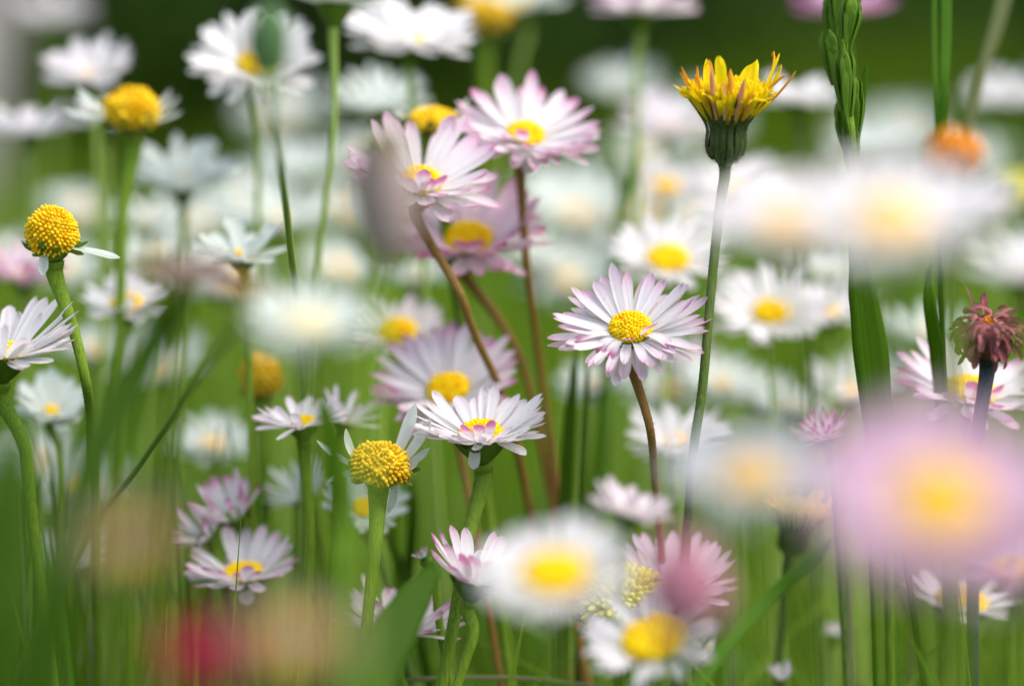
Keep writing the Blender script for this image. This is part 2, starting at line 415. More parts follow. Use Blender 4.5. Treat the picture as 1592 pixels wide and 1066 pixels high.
def make_stem(t, top, axis, pts, r, mat, rng, hairs=0, flare=1.9, seg=10):
    """pts: world points down the stem, the last one on the ground"""
    g0 = (pts[0] - top)
    while len(pts) > 2 and (pts[0] - top).dot(axis) > -0.0035: pts = pts[1:]
    k_ = min(0.0025, 0.3 * (pts[0] - top).length)
    full = [top, top - axis * k_] + pts
    path = catmull(full, 9)
    n = len(path)
    lens = [0.0]
    for i in range(1, n): lens.append(lens[-1] + (path[i] - path[i - 1]).length)
    tot = lens[-1]
    def rad(f):
        s = lens[min(n - 1, int(round(f * (n - 1))))]
        return r * (1 + (flare - 1) * math.exp(-s / 0.006)) * (1 + 0.12 * s / tot)
    V, F = tube(path, rad, seg, hairs, rng)
    return link('stem', mesh_from('stem', V, F, M[mat]), t)

def ground_run(head, stempx, b, rng, top):
    """world points for a stem: given pixels at blur b (or (x,y,b) each), then on down to the soil"""
    pts = []
    for s in stempx: pts.append(P(s[0], s[1], s[2] if len(s) > 2 else b))
    last = pts[-1] if pts else top
    prev = pts[-2] if len(pts) > 1 else (top if pts else top + Vector((rng.uniform(-.01, .01), 0, 0.05)))
    d = (last - prev); slope = Vector((d.x, d.y, 0)) / max(0.004, abs(d.z))
    slope.x = max(-.5, min(.5, slope.x)); slope.y = max(-.3, min(.3, slope.y))
    z = last.z
    if z > 0.004:
        if z > 0.03: pts.append(last + Vector((slope.x * z * 0.5, slope.y * z * .5, -z * 0.5)))
        g = last + slope * z * 0.85; g.z = -0.002
        pts.append(g)
    return pts

PETALS_ONE_BY_ONE = 19      # blur in pixels up to which single petals can be told apart
def daisy(px, py, wpx, b, label, tilt=15, lean=0, pink=0.4, pm='petal', layers=((28, 14, 1.0), (24, 28, 0.93)), front=0.0, dr=0.27, dm='disc', dh=0.55,
          stem=(), stemm='stem', sr=0.0005, seed=None, pw=1.0, group='daisies in bloom', cat='daisy', bend=0.1, fb=None, skip=None, calm='calyx', ch=1.0, nfl=None, no_disc=False,
          extra=None, name='daisy', hairs=0, curl=0.0, wide=0.20, cup_side=0.0, frl=0.08):
    rng = random.Random(seed if seed is not None else int(px * 7 + py * 13))
    if b > 13 and stemm == 'stem': stemm = 'stem_pale'; sr = min(sr, .00042)
    d = dep(b); k = PX(d)
    Rr = (wpx * 1.06 - 0.25 * abs(b)) / 2 * k
    pos = P(px, py, b)
    H = head_matrix(pos, tilt, lean)
    axis = (H.to_3x3() @ Vector((0, 0, 1))).normalized()
    dr_ = Rr * dr
    cr = dr_ * 1.12; chh = Rr * 0.36 * ch
    top = pos - axis * (chh * 0.97)
    spts = ground_run(pos, list(stem), b, rng, top)
    t = thing(name, label, cat, Vector((spts[-1].x, spts[-1].y, 0)), group)
    make_stem(t, top, axis, spts, sr, stemm, rng, hairs=hairs)
    V, F = calyx_geo(cr, chh, rng)
    link('calyx', mesh_from('calyx', V, F, M[calm]), t, H)
    if not no_disc:
        n_ = nfl or (170 if abs(b) < 14 else 90 if abs(b) < 40 else 60)
        V, F = disc_geo(dr_, dr_ * dh, n_, rng, hi=abs(b) < 14, full=0.25)
        link('disc', mesh_from('disc', V, F, M[dm]), t, H @ Matrix.Translation((0, 0, dr_ * 0.08)))
    one = abs(b) <= PETALS_ONE_BY_ONE
    bv, bf, bu = [], [], []
    for li, (n, el, lf) in enumerate(layers):
        for i in range(n):
            az = 360 * (i + rng.uniform(-.48, .48)) / n + li * 7
            fr = max(0, -math.sin(R(az)))                         # 1 for petals pointing at the camera side
            if skip and skip(az % 360, rng): continue
            e = el + rng.gauss(0, 6.5) + front * fr ** 2 + cup_side * abs(math.cos(R(az)))
            L = (Rr - dr_ * 0.75) / max(0.62, math.cos(R(min(50, max(el, 0))))) * lf * rng.uniform(0.84, 1.05) * (1 - frl * fr ** 2)
            Wd = Rr * wide * pw * rng.uniform(0.8, 1.12)
            bd = (bend if fb is None else bend + (fb - bend) * fr ** 2) + rng.gauss(0, 0.13)
            V, F, UV = petal_geo(L, Wd, rng, bend=bd, chan=rng.uniform(0.05, .22), notch=rng.random(), twist=rng.gauss(0, 0.18), curl=curl + (rng.random() < .12) * rng.uniform(-1, .9))
            m = H @ Matrix.Rotation(R(az - 90), 4, 'Z') @ Matrix.Translation((0, dr_ * 0.78, -chh * 0.05 - 0.0001 * li)) @ Matrix.Rotation(R(e), 4, 'X') @ Matrix.Rotation(rng.gauss(0, 0.13), 4, 'Y')
            if one:
                o = link('petal', mesh_from('petal', V, F, M[pm], UV), t, m)
                o['pink'] = max(0.0, min(1.3, pink * rng.uniform(0.55, 1.35)))
            else:
                q = len(bv); bv += [m @ x for x in V]; bf += [tuple(a + q for a in g) for g in F]; bu += UV
    if extra:
        for (az, e, lf, bd, cu, pk) in extra:
            V, F, UV = petal_geo(Rr * lf, Rr * wide * pw, rng, bend=bd, curl=cu, notch=0.5)
            m = H @ Matrix.Rotation(R(az - 90), 4, 'Z') @ Matrix.Translation((0, dr_ * 0.8, 0)) @ Matrix.Rotation(R(e), 4, 'X')
            o = link('petal', mesh_from('petal', V, F, M[pm], UV), t, m); o['pink'] = pk
    if bv:
        o = link('petal_ring', mesh_from('petal_ring', bv, bf, M[pm], bu), t, Matrix()); o['pink'] = float(pink)
    return t

def spent(px, py, wpx, b, label, h=0.95, tilt=5, lean=0, stem=(), stemm='stem', sr=0.0008, dm='disc_gold', fl=1.7, full=0.75, petals=(), nb=11, spread=1.0, nfl=150,
          calm='calyx_olive', sepal=0.75, name='spent_daisy', group='daisies past bloom', pm='petal_cream', hairs=0, bald=0.0):
    """head that has shed its petals: tall cone of florets on a ring of spreading sepals"""
    rng = random.Random(int(px * 3 + py))
    k = PX(dep(b)); Rr = (wpx - 0.4 * abs(b)) / 2 * k
    pos = P(px, py, b); H = head_matrix(pos, tilt, lean); axis = (H.to_3x3() @ Vector((0, 0, 1))).normalized()
    zc = -Rr * h * math.sin(full) * 0.9
    base = pos + axis * zc
    top = base - axis * Rr * 0.45
    spts = ground_run(pos, list(stem), b, rng, top)
    t = thing(name, label, 'seed head', Vector((spts[-1].x, spts[-1].y, 0)), group)
    make_stem(t, top, axis, spts, sr, stemm, rng, hairs=hairs, flare=2.2)
    V, F = disc_geo(Rr, Rr * h, nfl, rng, fl=fl, full=full, hi=abs(b) < 14, bald=bald)
    link('disc', mesh_from('disc', V, F, M[dm]), t, H)
    V, F = lathe([(0.0010, -Rr * 0.5), (Rr * 0.55, -Rr * 0.28), (Rr * 0.78, 0), (Rr * 0.5, Rr * 0.08)], 20, .05)
    link('calyx', mesh_from('calyx', V, F, M[calm]), t, H @ Matrix.Translation((0, 0, zc)))
    for i in range(nb):
        az = 360 * (i + rng.uniform(-.35, .35)) / nb
        V, F, UV = petal_geo(Rr * sepal * rng.uniform(.8, 1.25), Rr * 0.42, rng, bend=rng.uniform(-.5, .7), chan=0.3, point=0.8, nl=8, nu=5)
        m = H @ Matrix.Rotation(R(az - 90), 4, 'Z') @ Matrix.Translation((0, Rr * 0.68, zc + Rr * .02)) @ Matrix.Rotation(R(rng.uniform(-15, 40) * spread), 4, 'X')
        link('sepal', mesh_from('sepal', V, F, M[calm], UV), t, m)
    for (az, e, L, wd, bd, cu, pk) in petals:
        V, F, UV = petal_geo(L * k, wd * k, rng, bend=bd, curl=cu, chan=.3, point=.5)
        m = H @ Matrix.Rotation(R(az - 90), 4, 'Z') @ Matrix.Translation((0, Rr * 0.75, zc + Rr * .1)) @ Matrix.Rotation(R(e), 4, 'X')
        o = link('petal', mesh_from('petal', V, F, M[pm], UV), t, m); o['pink'] = pk
    return t

def bud(px, py, wpx, hpx, b, label, mat='bud_green', tipm=None, tipf=0.3, tilt=0, lean=0, stem=(), stemm='stem_dull', sr=0.0009, nb=16, name='flower_bud', cat='bud', group='closed buds'):
    """closed head: overlapping bracts round an egg, with petal tips showing at the top"""
    rng = random.Random(int(px + py))
    k = PX(dep(b)); r = (wpx - 0.4 * abs(b)) / 2 * k; h = (hpx - 0.4 * abs(b)) * k
    pos = P(px, py, b); H = head_matrix(pos, tilt, lean); axis = (H.to_3x3() @ Vector((0, 0, 1))).normalized()
    top = pos - axis * h * 0.48
    spts = ground_run(pos, list(stem), b, rng, top)
    t = thing(name, label, cat, Vector((spts[-1].x, spts[-1].y, 0)), group)
    make_stem(t, top, axis, spts, sr, stemm, rng)
    prof = [(r * .3, -h * .5), (r * .75, -h * .42), (r * .96, -h * .25), (r * .97, -h * .02), (r * .8, h * .2), (r * .55, h * .36), (r * .2, h * .45)]
    V, F = lathe(prof, 20, .05); link('bud_core', mesh_from('bud_core', V, F, M[mat]), t, H)
    def ring(n, r0, z0, L, Wd, el, m_, nm, pk=None):
        bv, bf, bu = [], [], []
        for i in range(n):
            V, F, UV = petal_geo(L * rng.uniform(.85, 1.1), Wd, rng, bend=rng.uniform(.5, .8), chan=-0.2, point=.6, nl=8, nu=5)
            mm = Matrix.Rotation(2 * math.pi * (i + rng.uniform(-.2, .2)) / n, 4, 'Z') @ Matrix.Translation((0, r0, z0)) @ Matrix.Rotation(R(el + rng.uniform(-6, 6)), 4, 'X')
            q = len(bv); bv += [mm @ x for x in V]; bf += [tuple(a + q for a in g) for g in F]; bu += UV
        o = link(nm, mesh_from(nm, bv, bf, M[m_], bu), t, H)
        if pk is not None: o['pink'] = pk
    ring(nb, r * .85, -h * .38, h * .75, r * .5, 72, mat, 'bract_ring')
    if tipm: ring(nb, r * .6, h * (.5 - tipf) - h * .1, h * tipf * 1.2, r * .45, 74, tipm, 'petal_ring', 1.0)
    return t

def blade(pts, label, mat='blade', name='grass_blade', fold=0.25, group='grass blades', face=0.0, cat='grass blade', ground=True, tall=None, root=None):
    """pts: (x, y, blur, width px) from the tip down; runs on to the soil"""
    W = [P(x, y, b) for x, y, b, w_ in pts]; wd = [w_ * .92 * PX(dep(b)) for x, y, b, w_ in pts]
    rng = random.Random(int(pts[0][0] + pts[0][1]))
    if ground and W[-1].z > 0.004:
        if root is not None: g = Vector((root[0], root[1], -0.002))
        else:
            d = W[-1] - W[-2]; s = Vector((d.x, d.y, 0)) / max(0.004, abs(d.z)); s.x = max(-.6, min(.6, s.x)); s.y = max(-.4, min(.4, s.y))
            g = W[-1] + s * W[-1].z * 0.7; g.z = -0.002
        mid = (W[-1] + g) / 2 + (W[-1] - W[-2]).normalized() * 0.003
        W += [mid, g]; wd += [wd[-1] * .9, wd[-1] * .5]
    path = catmull(W, 8)
    n = len(path)
    def wat(i):
        f = i / (n - 1) * (len(wd) - 1); a = min(int(f), len(wd) - 2); u = f - a; u = u * u * (3 - 2 * u)
        return wd[a] + (wd[a + 1] - wd[a]) * u
    V, F, UV = [], [], []
    th = 0.00012
    for i, p in enumerate(path):
        tg = (path[min(i + 1, n - 1)] - path[max(i - 1, 0)]).normalized()
        view = (p - CAMP).normalized()
        s = tg.cross(view).normalized()
        nr = s.cross(tg).normalized()
        s = (s * math.cos(face) + nr * math.sin(face)).normalized(); nr = s.cross(tg).normalized()
        w_ = wat(i) / 2
        for sgn in (1, -1):
            for u in (-1, -.5, 0, .5, 1):
                V.append(p + s * u * w_ + nr * ((1 - abs(u)) * fold * w_ + sgn * th * (1.2 if u == 0 else (1 - abs(u)) * .8 + .05)))
                UV.append(((u + 1) / 2, i / (n - 1)))
    for i in range(n - 1):
        a = i * 10; b_ = a + 10
        for k in range(4):
            F.append((a + k, a + k + 1, b_ + k + 1, b_ + k))
            F.append((a + 5 + k + 1, a + 5 + k, b_ + 5 + k, b_ + 5 + k + 1))
        F.append((a, b_, b_ + 5, a + 5)); F.append((a + 4, a + 9, b_ + 9, b_ + 4))
    me = mesh_from('blade', V, F, M[mat], UV)
    base = path[-1] if ground else path[len(path) // 2]
    USED.setdefault(label, 0); assert USED[label] == 0, label; USED[label] = 1
    o = bpy.data.objects.new(name, me); COL.objects.link(o)
    me.transform(Matrix.Translation(-base)); o.location = base
    o['label'] = label; o['category'] = cat; o['group'] = group
    return o
# ================================================================ the setting
def structure(name, me):
    o = bpy.data.objects.new(name, me); COL.objects.link(o); o['kind'] = 'structure'; return o
gv, gf = [], []
NG = 60
ex = [(-1 + 2 * i / NG) for i in range(NG + 1)]
cur = lambda u: (abs(u) ** 3) * 60 * (1 if u > 0 else -1) + u * 1.5
for j in range(NG + 1):
    for i in range(NG + 1):
        x, y = cur(ex[i]), cur(ex[j]) + 1.0
        z = 0.004 * noise.noise(Vector((x * 6, y * 6, 0))) - 0.002
        gv.append(Vector((x, y, z)))
for j in range(NG):
    for i in range(NG):
        a = j * (NG + 1) + i; gf.append((a, a + 1, a + NG + 2, a + NG + 1))
structure('ground', mesh_from('ground', gv, gf, M['soil']))

def scatter_blades(name, N, seed, region, hfun, wmin, wmax, mat, leanmax=0.8):
    rs = np.random.RandomState(seed)
    y0, y1, s0, s1 = region
    y = y0 + (y1 - y0) * rs.rand(N) ** 1.15
    x = (rs.rand(N) * 2 - 1) * (s0 + s1 * y)
    h = hfun(x, y, rs)
    az = rs.rand(N) * 2 * np.pi
    lean = rs.rand(N) ** 1.3 * leanmax
    wd = rs.uniform(wmin, wmax, N) / 2
    S = 5
    V = np.zeros((N, S + 1, 2, 3)); UV = np.zeros((N, S + 1, 2, 2))
    fa = rs.rand(N) * np.pi
    for s in range(S + 1):
        t = s / S
        out = lean * h * (t ** 2) ; up = h * t * (1 - 0.25 * lean * t)
        cx = x + np.cos(az) * out; cyy = y + np.sin(az) * out
        ww = wd * (1 - t ** 2.2) + 0.00008
        for k, sg in enumerate((-1, 1)):
            V[:, s, k, 0] = cx + np.cos(fa) * ww * sg; V[:, s, k, 1] = cyy + np.sin(fa) * ww * sg; V[:, s, k, 2] = up - 0.003
            UV[:, s, k, 0] = k; UV[:, s, k, 1] = t + rs.rand(N) * 0
    vs = V.reshape(-1, 3); uv = UV.reshape(-1, 2)
    base = (np.arange(N) * (S + 1) * 2)[:, None, None]
    st = (np.arange(S) * 2)[None, :, None]
    q = base + st + np.array([0, 1, 3, 2])[None, None, :]
    q = q.reshape(-1, 4)
    me = bpy.data.meshes.new(name)
    me.vertices.add(len(vs)); me.vertices.foreach_set('co', vs.ravel())
    me.loops.add(q.size); me.loops.foreach_set('vertex_index', q.ravel().astype(np.int32))
    me.polygons.add(len(q)); me.polygons.foreach_set('loop_start', np.arange(0, q.size, 4, dtype=np.int32)); me.polygons.foreach_set('loop_total', np.full(len(q), 4, dtype=np.int32))
    lay = me.uv_layers.new(name='UVMap'); lay.data.foreach_set('uv', uv[q.ravel()].ravel().astype(np.float32))
    me.materials.append(M[mat]); me.update(calc_edges=True); me.validate()
    me.polygons.foreach_set('use_smooth', [True] * len(me.polygons))
    return me
def stuffob(name, me, label, cat):
    o = bpy.data.objects.new(name, me); COL.objects.link(o); o['kind'] = 'stuff'; o['label'] = label; o['category'] = cat; return o
stuffob('grass', scatter_blades('grass', 72000, 3, (0.38, 3.0, 0.22, 0.33), lambda x, y, r: r.uniform(0.022, 0.062, len(x)) * (0.85 + 0.3 * np.sin(x * 9 + y * 7)), 0.0012, 0.0032, 'grass'),
        'short green meadow grass growing thickly between the daisy stems', 'grass')
stuffob('tall_grass', scatter_blades('tall_grass', 15000, 5, (0.56, 2.2, 0.2, 0.3), lambda x, y, r: 0.045 + 0.055 * r.rand(len(x)) ** 1.6, 0.0006, 0.0022, 'grass_light', 1.7),
        'taller thin grass blades rising out of the short meadow grass', 'grass')
# low broad leaves of daisies and clover
def leaves_stuff(N, seed):
    rng = random.Random(seed); V, F, UV = [], [], []
    for i in range(N):
        y = rng.uniform(0.42, 1.5); x = rng.uniform(-1, 1) * (0.1 + 0.2 * y); z = rng.uniform(0.006, 0.038)
        a = rng.uniform(0, 2 * math.pi)
        v, f, uv = petal_geo(rng.uniform(0.008, 0.016), rng.uniform(0.006, 0.011), rng, bend=rng.uniform(-.8, .3), chan=.15, nl=6, nu=4)
        m = Matrix.Translation((x, y, z)) @ Matrix.Rotation(a, 4, 'Z') @ Matrix.Rotation(R(rng.uniform(-10, 50)), 4, 'X')
        q = len(V); V += [m @ p for p in v]; F += [tuple(t + q for t in g) for g in f]; UV += uv
    return mesh_from('ground_leaf', V, F, M['clover'], UV)
stuffob('ground_cover', leaves_stuff(3200, 4), 'low rounded clover and daisy leaves close to the soil among the grass', 'ground cover')

# shrubs at the shady edge of the meadow
def shrub(x, y, rad, hgt, n, seed, label, dens=1.0):
    rng = random.Random(seed)
    t = thing('shrub', label, 'shrub', Vector((x, y, 0)), 'dark shrubs at the edge of the meadow')
    V, F = [], []
    for k in range(6):
        a = rng.uniform(0, 6.28); p = [Vector((rng.uniform(-.03, .03), rng.uniform(-.03, .03), -.01)), Vector((math.cos(a) * rad * .3, math.sin(a) * rad * .3, hgt * .4)), Vector((math.cos(a) * rad * .6, math.sin(a) * rad * .6, hgt * .8))]
        v, f = tube(catmull(p, 6), lambda u: 0.009 * (1 - .8 * u), 7); q = len(V); V += v; F += [tuple(i + q for i in g) for g in f]
    link('stem', mesh_from('stem', V, F, M['wood']), t, Matrix.Translation((x, y, 0)))
    V, F, UV = [], [], []
    for i in range(n):
        a = rng.uniform(0, 6.28); rr = rad * rng.random() ** .45; z = hgt * rng.random()
        k = math.sin(math.pi * min(.97, max(.16, z / hgt * .8 + .18))) ** .5
        k *= 1 + .35 * noise.noise(Vector((a * 1.3, z * 6, seed)))
        c = Vector((x + math.cos(a) * rr * k, y + math.sin(a) * rr * k, z))
        v, f, uv = petal_geo(rng.uniform(.025, .045), rng.uniform(.014, .024), rng, bend=rng.uniform(-.6, .2), chan=.2, nl=4, nu=3, point=.6)
        m = Matrix.Translation(c) @ Matrix.Rotation(rng.uniform(0, 6.28), 4, 'Z') @ Matrix.Rotation(R(rng.uniform(-60, 40)), 4, 'X')
        q = len(V); V += [m @ p for p in v]; F += [tuple(t_ + q for t_ in g) for g in f]; UV += uv
    link('foliage', mesh_from('foliage', V, F, M['shrub'], UV), t)
    return t
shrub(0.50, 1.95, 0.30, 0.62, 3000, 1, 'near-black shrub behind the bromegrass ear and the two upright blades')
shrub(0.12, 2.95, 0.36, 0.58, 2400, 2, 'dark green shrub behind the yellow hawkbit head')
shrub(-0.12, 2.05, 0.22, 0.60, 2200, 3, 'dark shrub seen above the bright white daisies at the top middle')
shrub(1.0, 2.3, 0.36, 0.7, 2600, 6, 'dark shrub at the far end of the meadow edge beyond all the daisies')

# pale stone in the far corner
def stone():
    bm = bmesh.new(); bmesh.ops.create_cube(bm, size=1); bmesh.ops.subdivide_edges(bm, edges=bm.edges[:], cuts=10, use_grid_fill=True)
    for v in bm.verts:
        p = v.co.copy(); s = p.normalized() * 0.62; v.co = p.lerp(s, 0.35)
        v.co += v.co.normalized() * 0.05 * noise.noise(v.co * 4)
        v.co = Vector((v.co.x * 0.36, v.co.y * .26, v.co.z * .52 + .20))
    me = bpy.data.meshes.new('stone'); bm.to_mesh(me); bm.free(); me.polygons.foreach_set('use_smooth', [True] * len(me.polygons)); me.materials.append(M['stone'])
    o = bpy.data.objects.new('stone', me); COL.objects.link(o); o.location = (-0.40, 1.75, 0)
    o['label'] = 'pale grey out of focus stone standing at the top corner beside the shrubs'; o['category'] = 'stone'
stone()

# ================================================================ flowers
# sharp flowers near the plane of focus
daisy(980, 514, 236, 0, 'sharp fully open pink-tipped white daisy alone on a red-brown stem', tilt=25, lean=-4, pink=0.52, dr=0.26, dh=0.8, layers=((36, 2, 1.02), (32, 20, .98)), front=-10, fb=-0.45, bend=0.15, wide=.155, cup_side=-3, frl=.27,
      stem=((1001, 596), (1009, 660), (1017, 730, 2), (1022, 790, 4)), stemm='stem_red', sr=0.00053, hairs=500, nfl=230, seed=11, skip=lambda a, r: 262 < a < 278 and r.random() < .3,
      extra=((266, 48, .30, -.5, 0, 1.1), (240, 30, .42, -1.2, -.5, 1.2), (222, 38, .46, -1.5, -.5, 1.2), (306, 62, .50, -.5, 0, 0.9), (318, 40, .55, -1.4, -.4, 1.2), (205, 38, .6, -.9, 0, .9)))
daisy(748, 676, 206, 1, 'crisp white cup-shaped daisy on a thick green stem in front of the pink one', tilt=12, lean=-2, pink=0.2, dr=0.30, dh=.6, wide=.175, layers=((32, 12, 1.0), (32, 25, 1.0)), front=-3,
      stem=((734, 760), (724, 850), (706, 960, 0), (686, 1066, 0)), sr=0.00085, hairs=600, nfl=170, seed=5, ch=1.2, extra=((255, -42, .42, -.6, 0, .2), (268, 50, .40, .2, 0, .8), (288, 44, .45, .5, 0, .8), (243, 42, .42, .3, 0, .9)))
daisy(697, 606, 226, 9, 'large pink-edged daisy directly behind the crisp white cup-shaped one', tilt=32, lean=-8, pink=0.75, dr=0.27, wide=.18, layers=((32, 8, 1.0), (32, 24, 1.0)), stem=((720, 700), (745, 860)), stemm='stem_red', seed=3)
daisy(817, 210, 232, 9, 'pale pink daisy with bare white middle held above its neighbours on a thin brown stem', tilt=26, lean=7, pink=0.65, dr=0.23, wide=.175, layers=((32, 2, 1.0), (30, 16, .97)), front=4,
      stem=((813, 270), (818, 400, 10), (838, 560, 12), (860, 720, 12)), stemm='stem_red', sr=.00055, seed=8, extra=((262, 46, .36, .3, 0, 1.1), (240, 42, .42, -.4, 0, 1.1), (285, -50, .42, -.3, 0, .4), (225, 45, .45, -.4, 0, 1.1)))
daisy(654, 284, 240, 5, 'pink and white daisy partly hidden by the brown and mauve closed bud', tilt=30, lean=8, pink=0.6, dr=0.25, pm='petal', layers=((22, 10, 1.0), (20, 30, .96)), front=6,
      stem=((678, 360), (712, 450), (738, 520, 6), (790, 640, 9), (825, 800, 12)), stemm='stem_red', sr=.00058, seed=9, extra=((285, 52, .45, .2, 0, 1.0), (310, 50, .45, .3, 0, 1.1)))
daisy(728, 374, 250, 11, 'deep rose pink daisy just below the pale pink one, third in the rising cluster', tilt=28, lean=2, pink=0.7, dr=0.28, pm='petal_rose', layers=((26, 8, 1.0), (24, 28, 1.0)), front=4, cup_side=3,
      stem=((752, 430), (790, 520, 12), (825, 612, 12), (856, 770, 12)), stemm='stem_red', sr=.00058, seed=10, extra=((258, 46, .36, .2, 0, 1.2), (285, 48, .36, .2, 0, 1.2)))
daisy(617, 517, 152, 16, 'small soft pinkish white daisy to the side of the long red-brown stem', tilt=26, lean=-3, pink=0.4, dr=0.37, layers=((22, 6, 1.0), (20, 20, .97)), stem=((628, 600), (640, 800)), seed=12)
daisy(470, 658, 150, 5, 'small crisp white daisy seen from the side on a straight green stem', tilt=6, lean=-4, pink=0.28, dr=0.26, layers=((18, 8, 1.0), (16, 28, .9)), stem=((484, 715), (481, 830), (478, 900)), sr=.0006, seed=13, dh=.5)
daisy(533, 655, 108, 8, 'half-open small daisy crowded against the side-on white one', tilt=2, lean=12, pink=0.35, dr=0.26, layers=((14, 22, 1.0), (12, 48, 1.0)), stem=((530, 720), (520, 860)), seed=14)
daisy(3, 550, 244, 0, 'white daisy cut by the picture edge with narrow upswept petals on a green stem', tilt=6, lean=3, pink=0.15, dr=0.25, layers=((30, 14, 1.0), (28, 32, .95)), stem=((22, 610), (36, 690), (48, 790)), sr=.0008, seed=15, hairs=120, pw=.85)
daisy(80, 638, 124, 12, 'small all-white daisy low beside the stem of the edge daisy', tilt=32, lean=6, pink=0.05, pm='petal_cream', dr=0.16, layers=((22, 16, 1.0), (20, 34, .95)), stem=((95, 720), (100, 900)), seed=16, wide=.32)
daisy(378, 893, 178, 7, 'white daisy with pale lilac petals standing up behind a short yellow disc', tilt=14, lean=-6, pink=0.5, dr=0.32, layers=((20, 10, 1.0), (16, 32, 1.0)), wide=.25, stem=((392, 960), (398, 1066)), sr=.0007, seed=17, dh=.45, extra=((275, -55, .42, -.3, 0, .2), (268, 55, .3, 0, 0, 1.2)))
daisy(362, 800, 118, 9, 'half-closed pink and white daisy just above the lilac one with the short disc', tilt=20, lean=-20, pink=0.9, dr=0.35, layers=((14, 45, 1.0), (12, 64, 1.0)), stem=((380, 880), (392, 1000)), seed=18, no_disc=True, ch=.8)
daisy(318, 832, 96, 8, 'tiny half-closed pink daisy touching the petals of the lilac one', tilt=25, lean=-35, pink=0.8, dr=0.35, layers=((12, 35, 1.0), (8, 58, 1.0)), stem=((345, 890), (365, 1010)), seed=19, no_disc=True, ch=.8)
bud(405, 775, 42, 46, 13, 'small round red daisy bud behind the half-closed pink daisy', mat='calyx', tipm='petal_crimson', tipf=.7, stem=((410, 830), (412, 960)), stemm='stem')
daisy(470, 775, 110, 12, 'greenish white daisy with long raised petals behind the straight green stem', tilt=10, lean=-25, pink=0.1, pm='petal_cream', dr=0.22, layers=((13, 25, 1.0), (12, 48, 1.0)), stem=((500, 860), (510, 990)), seed=20)
daisy(566, 790, 142, 9, 'greenish white daisy with an orange disc behind the stem of the withered yellow head', tilt=30, lean=4, pink=0.1, pm='petal_cream', dr=0.26, layers=((18, 6, 1.0), (16, 20, .97)), stem=((590, 870), (625, 1000)), stemm='stem_dull', seed=21)
daisy(738, 900, 160, -2, 'small cupped daisy with magenta-backed petals leaning beside the big blurred white one', tilt=4, lean=14, pink=0.7, dr=0.34, layers=((16, 28, 1.0), (14, 46, 1.0)), wide=.26, stem=((735, 985), (710, 1066)), sr=.0006, seed=22, no_disc=True, ch=1.2)
daisy(622, 982, 216, 4, 'lilac-tinged daisy seen side-on, crossed by a wide dark green leaf blade', tilt=-2, lean=3, pink=0.5, dr=0.22, layers=((20, 12, 1.0), (18, 34, .9)), stem=((655, 1060), (650, 1150)), seed=23, cup_side=4)
daisy(658, 866, 30, 3, 'tiny closed pink daisy bud at the tip of the wide dark blade', tilt=0, lean=-30, pink=1.1, dr=0.4, layers=((10, 50, 1.0), (8, 68, 1.0)), stem=((668, 900), (690, 1010)), seed=24, no_disc=True)
daisy(1045, 915, 205, 4, 'pinkish daisy whose upright petals rise over the mauve blur', tilt=10, lean=6, pink=0.55, dr=0.26, layers=((24, 14, 1.0), (22, 36, .95)), stem=((1060, 1000), (1075, 1120)), seed=25, no_disc=True, wide=.18)
spent(966, 930, 118, 2, 'pale lemon yellow flower head wedged between two white blurred daisies', h=.8, dm='disc_pale', fl=2.5, nfl=260, tilt=15, lean=-12, stem=((985, 1010), (990, 1120)), calm='calyx', spread=.5)
daisy(1282, 682, 92, 5, 'feathery pink daisy with narrow petals peeping out beside the giant pink blur', tilt=5, lean=-18, pink=0.85, pm='petal_rose', dr=0.3, layers=((26, 20, 1.0), (24, 42, 1.0), (14, 62, .9)), stem=((1300, 760), (1310, 950), (1318, 1066)), stemm='stem_dull', seed=26, wide=.13, no_disc=True)
daisy(1508, 612, 238, 6, 'pink-tipped white daisy partly behind the dark stem of the withered purple head', tilt=20, lean=8, pink=0.62, dr=0.30, layers=((22, 6, 1.05), (20, 26, .97)), front=0, stem=((1500, 690, 8), (1480, 900, 10)), seed=27, extra=((262, 60, .42, .2, 0, 1), (285, 62, .42, .2, 0, 1), (310, 50, .45, .2, 0, 1.1)))
daisy(1495, 935, 172, 11, 'white daisy with a strong orange disc tucked under the giant pink blur', tilt=12, lean=10, pink=0.15, dr=0.42, layers=((14, 12, 1.05), (12, 30, .95)), stem=((1480, 1000), (1475, 1066)), stemm='stem_red', seed=28, dh=.5)

# behind the focus
daisy(1038, 405, 188, 17, 'soft white daisy with a bright orange-yellow disc just above the sharp pink-tipped one', tilt=24, pink=0.05, dr=0.33, layers=((22, 6, 1.0), (20, 20, .97)), stem=((1035, 500), (1030, 700)), seed=31)
daisy(1198, 487, 196, 19, 'soft white daisy with an oval yellow disc to the far side of the hawkbit stem', tilt=30, pink=0.08, dr=0.26, layers=((22, 4, 1.0), (20, 18, .97)), stem=((1205, 560), (1210, 760)), seed=32)
daisy(1290, 487, 150, 22, 'blurred white daisy without a visible disc beside the wide upright leaf', tilt=10, pink=0.15, dr=0.2, layers=((20, 8, 1.0), (18, 30, .97)), stem=((1290, 600), (1290, 800)), seed=33)
daisy(1052, 687, 160, 15, 'low white daisy with a faint yellow disc behind the red-brown stem', tilt=22, pink=0.05, dr=0.2, layers=((20, 8, 1.0), (18, 28, .95)), stem=((1060, 800), (1070, 1000)), seed=34, dm='disc_peach')
daisy(1058, 560, 120, 28, 'vague lilac-white daisy blur right under the sharp pink-tipped daisy', tilt=10, pink=0.35, dr=0.2, layers=((18, 10, 1.0), (16, 34, .95)), stem=((1060, 700), ), seed=35)
